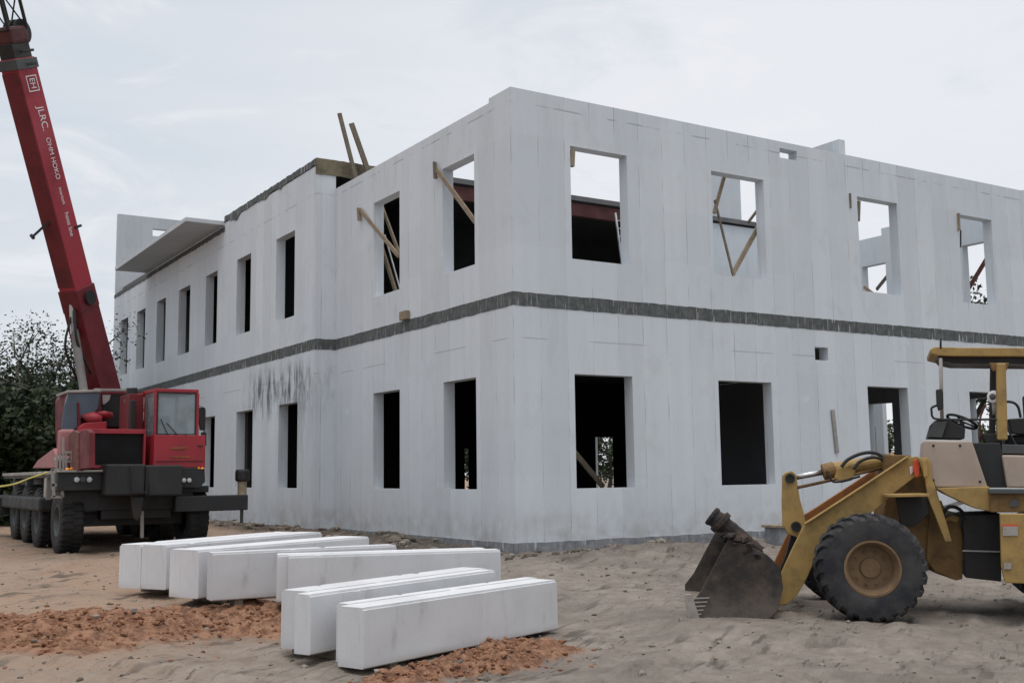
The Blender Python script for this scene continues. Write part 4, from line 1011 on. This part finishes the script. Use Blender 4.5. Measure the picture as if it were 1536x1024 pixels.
# tapered foot
bm = B(); foot = [(0,.40),(0,-.40),(2.12,-.372),(2.12,.372)]
prism(bm, [bp(t,-BW/2-.02,u_) for t,u_ in [(-.3,.34),(-.3,-.28),(.7,-.36),(1.9,-.32),(2.3,-.31),(2.3,.31)]], bs*(BW+.04)); obj('boom_foot', bm, M['redd'], cr, bevel=.02)
bm = B(); obox(bm, bp(2.35,.0,-.0), bs, bu, bd, BW+.06, BH+.05, .5); obj('boom_collar', bm, M['redd'], cr, bevel=.02)
tt_ = [1 if (bp(0,1,0)-CC).length < (bp(0,-1,0)-CC).length else -1][0]       # which side faces the photographer
bm = B(); tube(bm, [bp(2.35, tt_*(BW/2+.04), .02), bp(2.35, tt_*(BW/2+.09), .02)], .16, 18); obj('boom_pin', bm, M['grease'], cr)
# luffing cylinder
bm = B(); tube(bm, [bp(1.75,0,-BH/2-.1), pt(132,600,1,6.9)+Vector((0,0,-.3))], .085, 14); obj('luffing_cylinder', bm, M['cyl'], cr)
bm = B(); tube(bm, [bp(2.35,0,-BH/2+.05), bp(1.7,0,-BH/2-.16)], .06, 12); obj('luffing_rod', bm, M['chrome'], cr)
# head section, sheaves and lattice jib
boomseg('boom_head', LB-.12, LB+.30, BW-.06, BH-.06, M['grease'], .02)
boomseg('boom_head_band', LB-.22, LB-.02, BW+.05, BH+.05, M['grey'], .01)
boomseg('inner_boom', LB+.28, LB+.62, BW+.02, BH-.05, M['maroon'], .06)
bm = B()
for s_ in (-.12, 0, .12): lathe(bm, bp(LB+.5, s_-.02, .22), bs, [(.001,0),(.22,0),(.25,.0),(.25,.04),(.22,.04),(.001,.04)], 24)
obj('sheave', bm, M['grease'], cr)
bm = B()
bar(bm, bp(LB-.14,tt_*BW*.45,0), bp(LB-.14,tt_*(BW*.45+.26),0), .04, .04)
obj('boom_bracket', bm, M['grey'], cr)
bm = B(); bar(bm, bp(LB+.12,tt_*BW*.45,0), bp(LB+.12,tt_*(BW*.45+.26),0), .04, .04)
obj('boom_bracket', bm, M['grey'], cr)
bm = B(); c4 = [(-.20,-.28),(.20,-.28),(.20,.28),(-.20,.28)]; t0, t1 = LB+.55, LB+4.5; nb = 5
for (s_,u_) in c4: tube(bm, [bp(t0,s_,u_), bp(t1,s_,u_)], .035, 8)
for k in range(nb):
    ta = t0 + (t1-t0)*k/nb; tb = t0 + (t1-t0)*(k+1)/nb
    for i in range(4):
        s0, s1_ = c4[i], c4[(i+1)%4]
        if k % 2: s0, s1_ = s1_, s0
        tube(bm, [bp(ta,*s0), bp(tb,*s1_)], .016, 6); tube(bm, [bp(ta,*c4[i]), bp(ta,*c4[(i+1)%4])], .018, 6)
obj('lattice_jib', bm, M['grease'], cr)
# cables
bm = B(); tube(bm, arc([bp(2.2,tt_*.1,-BH/2-.05), bp(1.6,tt_*.2,-BH/2-.35), bp(.8,tt_*.2,-BH/2-.2)], 6), .03, 8); tube(bm, arc([bp(2.1,0,-BH/2-.05), bp(1.5,.05,-BH/2-.45), bp(.7,.1,-BH/2-.3)], 6), .025, 8); obj('boom_hose', bm, M['grease'], cr, smooth=True)
bm = B()
for u_ in (.48, .52): tube(bm, [bp(LB-.4,-tt_*.18,-u_), bp(LB+1.2,-tt_*.2,-u_-.1)], .012, 6)
obj('hoist_cable', bm, M['grease'], cr)
# small limbs on the boom
bm = B(); a_ = bp(LB*.555,0,-BH/2); bar(bm, a_, pt(50,354,1,a_.y), .05, .05); tube(bm, [pt(50,354,1,a_.y), pt(47,356,1,a_.y)], .06, 8); obj('boom_bracket', bm, M['grease'], cr)
bm = B(); a_ = bp(LB*.52,tt_*BW/2,BH*.3); bar(bm, a_, a_+bu*.22, .04, .05); obj('boom_bracket', bm, M['grease'], cr)
bm = B(); obox(bm, bp((2.65+LB-.25)/2,0,-BH/2-.006), bs, bu, bd, BW-.02, .02, LB-2.95); obj('boom_underside_shade', bm, M['redd'], cr)  # separate darker plate puts the boom underside's shade into colour
# lettering on the side of the boom
def boomtext(s, tc, size, uoff, gap=1.0):
    cu = bpy.data.curves.new('lettering', 'FONT'); cu.body = s; cu.size = size; cu.align_x = 'CENTER'; cu.align_y = 'CENTER'; cu.extrude = .002; cu.space_character = gap
    to = bpy.data.objects.new('lettering', cu); COL.objects.link(to)
    bpy.context.view_layer.update()
    me_ = bpy.data.meshes.new_from_object(to.evaluated_get(bpy.context.evaluated_depsgraph_get()))
    bpy.data.objects.remove(to)
    me_.name = 'lettering'; me_.materials.clear(); me_.materials.append(M['white'])
    o_ = bpy.data.objects.new('lettering', me_); COL.objects.link(o_)
    zc_ = bs*tt_; xc_ = -bd; yc_ = zc_.cross(xc_)
    R_ = Matrix((xc_, yc_*1.25, zc_)).transposed().to_4x4(); R_.translation = bp(tc, tt_*(BW/2+.004), uoff) - Vector(cr.location)
    o_.parent = cr; o_.matrix_local = R_; return o_
boomtext('EH', LB*.93, .18, .02)
bm = B()
for (t0_,t1_,u0_,u1_) in ((-.16,-.14,-.16,.16),(.14,.16,-.16,.16),(-.14,.14,-.16,-.14),(-.14,.14,.14,.16)):
    obox(bm, bp(LB*.93+(t0_+t1_)/2, tt_*(BW/2+.004), .02+(u0_+u1_)/2), bs, bu, bd, .006, u1_-u0_, t1_-t0_)
obj('emblem', bm, M['white'], cr)
boomtext('JLRC.', LB*.833, .22, .05, 1.0)
boomtext('OHM HOKO', LB*.722, .155, .05)
boomtext('interlock', LB*.617, .10, .03)
boomtext('hoist line', LB*.535, .14, .03)

# caution tape from the crane deck out to the left
bm = B(); q = [pt(72,708,0,-6.95), pt(45,717,0,-7.2), pt(20,726,0,-7.8), pt(-20,732,0,-8.4)]
q = arc(q, 8); tube(bm, q, .018, 6); oo = obj('rope', bm, M['tape'], origin=(-6.95,6,1.5)); tag(oo, 'thin yellow rope stretched from the crane deck out of the picture', 'rope')

# ------------------------------------------------------------------ trees
def tree(x, y, z, H, R, n, leaf, name, label, group, mat='leaf', seed=1, zlow=.25, sparse_top=0, squash=1.0):
    random.seed(seed); t = thing(name, (x,y,z), label, 'tree', group)
    bm = B(); base = Vector((x,y,z)); tips = []
    top = base + Vector((random.uniform(-.3,.3), random.uniform(-.3,.3), H*.62))
    tube(bm, arc([base, base.lerp(top,.5)+Vector((random.uniform(-.3,.3),random.uniform(-.2,.2),0)), top], 4), [H*.035*(1-.75*i/8) for i in range(9)], 8)
    for k in range(11):
        s0 = base.lerp(top, random.uniform(.3,1)); a = random.uniform(0,6.28); l = R*random.uniform(.5,1.0)
        e_ = s0 + Vector((math.cos(a)*l, math.sin(a)*l, random.uniform(.15,.5)*H*.6))
        mid = s0.lerp(e_,.5) + Vector((random.uniform(-.3,.3),random.uniform(-.3,.3),random.uniform(-.2,.3)))
        tube(bm, arc([s0, mid, e_], 3), [H*.012*(1-.8*i/6) for i in range(7)], 6); tips += [mid, e_, s0.lerp(e_,.8)]
        for j in range(3):
            f_ = mid.lerp(e_, random.random()) ; g_ = f_ + Vector((random.gauss(0,.5),random.gauss(0,.5),random.uniform(0,.8)))*R*.4
            tube(bm, [f_, g_], [H*.004, H*.0015], 5); tips.append(g_)
    obj('trunk', bm, M['bark'], t)
    vs = []; fs = []; cl = []
    for tp in tips:
        cl.append((tp, R*random.uniform(.16,.34)))
    for k in range(int(len(tips)*.8)):
        a = random.uniform(0,6.28); rr = R*math.sqrt(random.random())*.95; hh = random.uniform(zlow, .95)
        cl.append((base + Vector((math.cos(a)*rr, math.sin(a)*rr, H*hh*(1-.35*(rr/R)**2)*squash)), R*random.uniform(.14,.32)))
    cl2 = []
    tot = sum(c_[1]**2 for c_ in cl)
    for (c_, r_) in cl:
        m_ = int(n*r_*r_/tot)
        for i in range(m_):
            d_ = Vector((random.gauss(0,1),random.gauss(0,1),random.gauss(0,.8))); d_ = d_.normalized()*(random.random()**.45)*r_
            p_ = c_ + d_; s_ = leaf*random.uniform(.6,1.5)
            u_ = Vector((random.gauss(0,1),random.gauss(0,1),random.gauss(0,.6))).normalized(); w_ = u_.cross(Vector((random.gauss(0,1),random.gauss(0,1),random.gauss(0,1)))).normalized()
            i0 = len(vs); vs += [p_-u_*s_*.5-base, p_+w_*s_*.28-base, p_+u_*s_*.5-base, p_-w_*s_*.28-base]; fs.append((i0,i0+1,i0+2,i0+3))
    me_ = bpy.data.meshes.new('crown'); me_.from_pydata(vs, [], fs); me_.materials.append(M[mat])
    o_ = bpy.data.objects.new('crown', me_); COL.objects.link(o_); o_.parent = t
    return t
def tat(px, D, base_py=None):
    p_ = dp(px, 715, D); return p_.x, p_.y, gbase(p_.y)
G1 = 'dark trees beyond the crane'
x,y,z = tat(95,38); tree(x,y,z,7.2,2.3,5200,.10,'broadleaf_tree','loose-crowned tree whose twigs show behind the crane boom',G1,seed=3,zlow=.3)
x,y,z = tat(40,36); tree(x,y,z,6.8,2.5,5600,.10,'broadleaf_tree','open leafy tree rising above the dark thicket left of the boom',G1,seed=4,zlow=.15)
x,y,z = tat(8,40); tree(x,y,z,4.9,3.2,15000,.2,'broadleaf_tree','dense dark tree at the left edge of the picture',G1,seed=5,zlow=.02)
x,y,z = tat(78,42); tree(x,y,z,4.6,3.6,17000,.2,'broadleaf_tree','dense dark tree standing straight behind the crane',G1,seed=6,zlow=.02)
x,y,z = tat(-90,44); tree(x,y,z,6.2,3.6,12000,.2,'broadleaf_tree','dark tree just outside the left edge',G1,seed=8,zlow=.02)
x,y,z = tat(112,52); tree(x,y,z,5.4,2.0,2500,.2,'broadleaf_tree','tree half hidden between the boom and the building',G1,seed=9,zlow=.05)
x,y,z = tat(45,50); tree(x,y,z,5.2,4.0,16000,.22,'broadleaf_tree','dark tree closing the gap under the open-crowned trees',G1,seed=10,zlow=.0)
for i, (px, D, w_) in enumerate([(-30,33,2.6),(15,34,2.6),(60,36,2.6),(100,38,2.4)]):
    x,y,z = tat(px,D); tree(x,y,z,4.0,w_,14000,.2,'leafy_shrub',['dark shrub at the very left edge','dark shrub beneath the leftmost tree','dark shrub behind the crane deck','dark shrub behind the crane operator cab'][i],'dark shrubs under the trees',seed=50+i,zlow=-.02)
G2 = 'trees behind the building'
for i, (px, D, H, R, lab) in enumerate([(1464,52,11.2,2.6,'leafy tree seen through the fourth upper front window'),(1333,60,4.0,1.6,'tree seen through the doorway behind the loader arm'),(1470,46,3.0,1.4,'low tree seen through the lower opening behind the steering wheel'),
        (912,66,4.6,2.4,'tree seen through the lower corner front window'),(704,70,4.0,2.4,'tree seen through the lower side window nearest the corner')]):
    x,y,z = tat(px,D); tree(x,y,z,H,R,6000,.2,'broadleaf_tree',lab,G2,mat='leaf2' if i in (1,2) else 'leaf',seed=30+i,zlow=.25)

# ------------------------------------------------------------------ light and sky
world = bpy.data.worlds.new('World'); SC.world = world; world.use_nodes = True
nt = world.node_tree; nt.nodes.clear()
out = nt.nodes.new('ShaderNodeOutputWorld'); bg = nt.nodes.new('ShaderNodeBackground'); nt.links.new(bg.outputs[0], out.inputs[0])
sky = nt.nodes.new('ShaderNodeTexSky'); sky.sky_type = 'NISHITA'; sky.sun_disc = False
SE, SA = math.radians(76), math.radians(215)     # azimuth clockwise from +Y
sky.sun_elevation = SE; sky.sun_rotation = SA
tc = nt.nodes.new('ShaderNodeTexCoord'); mp = nt.nodes.new('ShaderNodeMapping'); mp.inputs['Scale'].default_value = (1,1,3.2); nt.links.new(tc.outputs['Generated'], mp.inputs[0])
def nz(scale, det, rough, dist=0):
    x_ = nt.nodes.new('ShaderNodeTexNoise'); nt.links.new(mp.outputs[0], x_.inputs['Vector']); x_.inputs['Scale'].default_value = scale; x_.inputs['Detail'].default_value = det; x_.inputs['Roughness'].default_value = rough; x_.inputs['Distortion'].default_value = dist; return x_.outputs['Fac']
def wm(f, a, b):
    x_ = nt.nodes.new('ShaderNodeMix'); x_.data_type = 'RGBA'
    for k, v in ((0,f),(6,a),(7,b)):
        if isinstance(v, bpy.types.NodeSocket): nt.links.new(v, x_.inputs[k])
        else: x_.inputs[k].default_value = v
    return x_.outputs[2]
def wr(v, a, b, lo=0, hi=1):
    x_ = nt.nodes.new('ShaderNodeMapRange'); x_.interpolation_type = 'SMOOTHSTEP'; nt.links.new(v, x_.inputs[0]); x_.inputs[1].default_value = a; x_.inputs[2].default_value = b; x_.inputs[3].default_value = lo; x_.inputs[4].default_value = hi; return x_.outputs[0]
S_ = 10.6
c1 = wm(wr(nz(1.7,5,.5,.3), .35, .65), (.61*S_,.675*S_,.74*S_,1), (.72*S_,.75*S_,.80*S_,1))
c2 = wm(wr(nz(4.5,7,.62,.9), .50, .70, 0, .75), c1, (.83*S_,.84*S_,.87*S_,1))
dv = nt.nodes.new('ShaderNodeVectorMath'); dv.operation = 'DOT_PRODUCT'; nt.links.new(tc.outputs['Generated'], dv.inputs[0]); dv.inputs[1].default_value = (.93,.30,.22)
c3 = wm(wr(dv.outputs['Value'], .45, .95, 0, .7), c2, (.87*S_,.87*S_,.90*S_,1))
c3 = wm(wr(nz(3.1,7,.62,1.2), .52, .72, 0, .55), c3, (.62*S_,.68*S_,.74*S_,1))
# unseen zenith brightened to throw extra light on upward faces
sz = nt.nodes.new('ShaderNodeSeparateXYZ'); nt.links.new(tc.outputs['Generated'], sz.inputs[0])
c3 = wm(wr(sz.outputs[2], .55, .95), c3, (1.35*S_,1.38*S_,1.42*S_,1))
fin = wm(.93, sky.outputs[0], c3)
nt.links.new(fin, bg.inputs[0]); bg.inputs[1].default_value = .1
sun = bpy.data.lights.new('sun', 'SUN'); sun.energy = 1.5; sun.angle = math.radians(35); sun.color = (1,.96,.9)
so = bpy.data.objects.new('sun', sun); COL.objects.link(so)
sd = Vector((math.sin(SA)*math.cos(SE), math.cos(SA)*math.cos(SE), math.sin(SE)))
so.rotation_euler = sd.to_track_quat('Z', 'Y').to_euler(); so.location = (0,-10,30)
SC.view_settings.view_transform = 'Standard'; SC.view_settings.look = 'None'; SC.view_settings.exposure = 0; SC.view_settings.gamma = 1
SC.render.engine = 'CYCLES'; SC.cycles.use_denoising = True; SC.cycles.transparent_max_bounces = 12
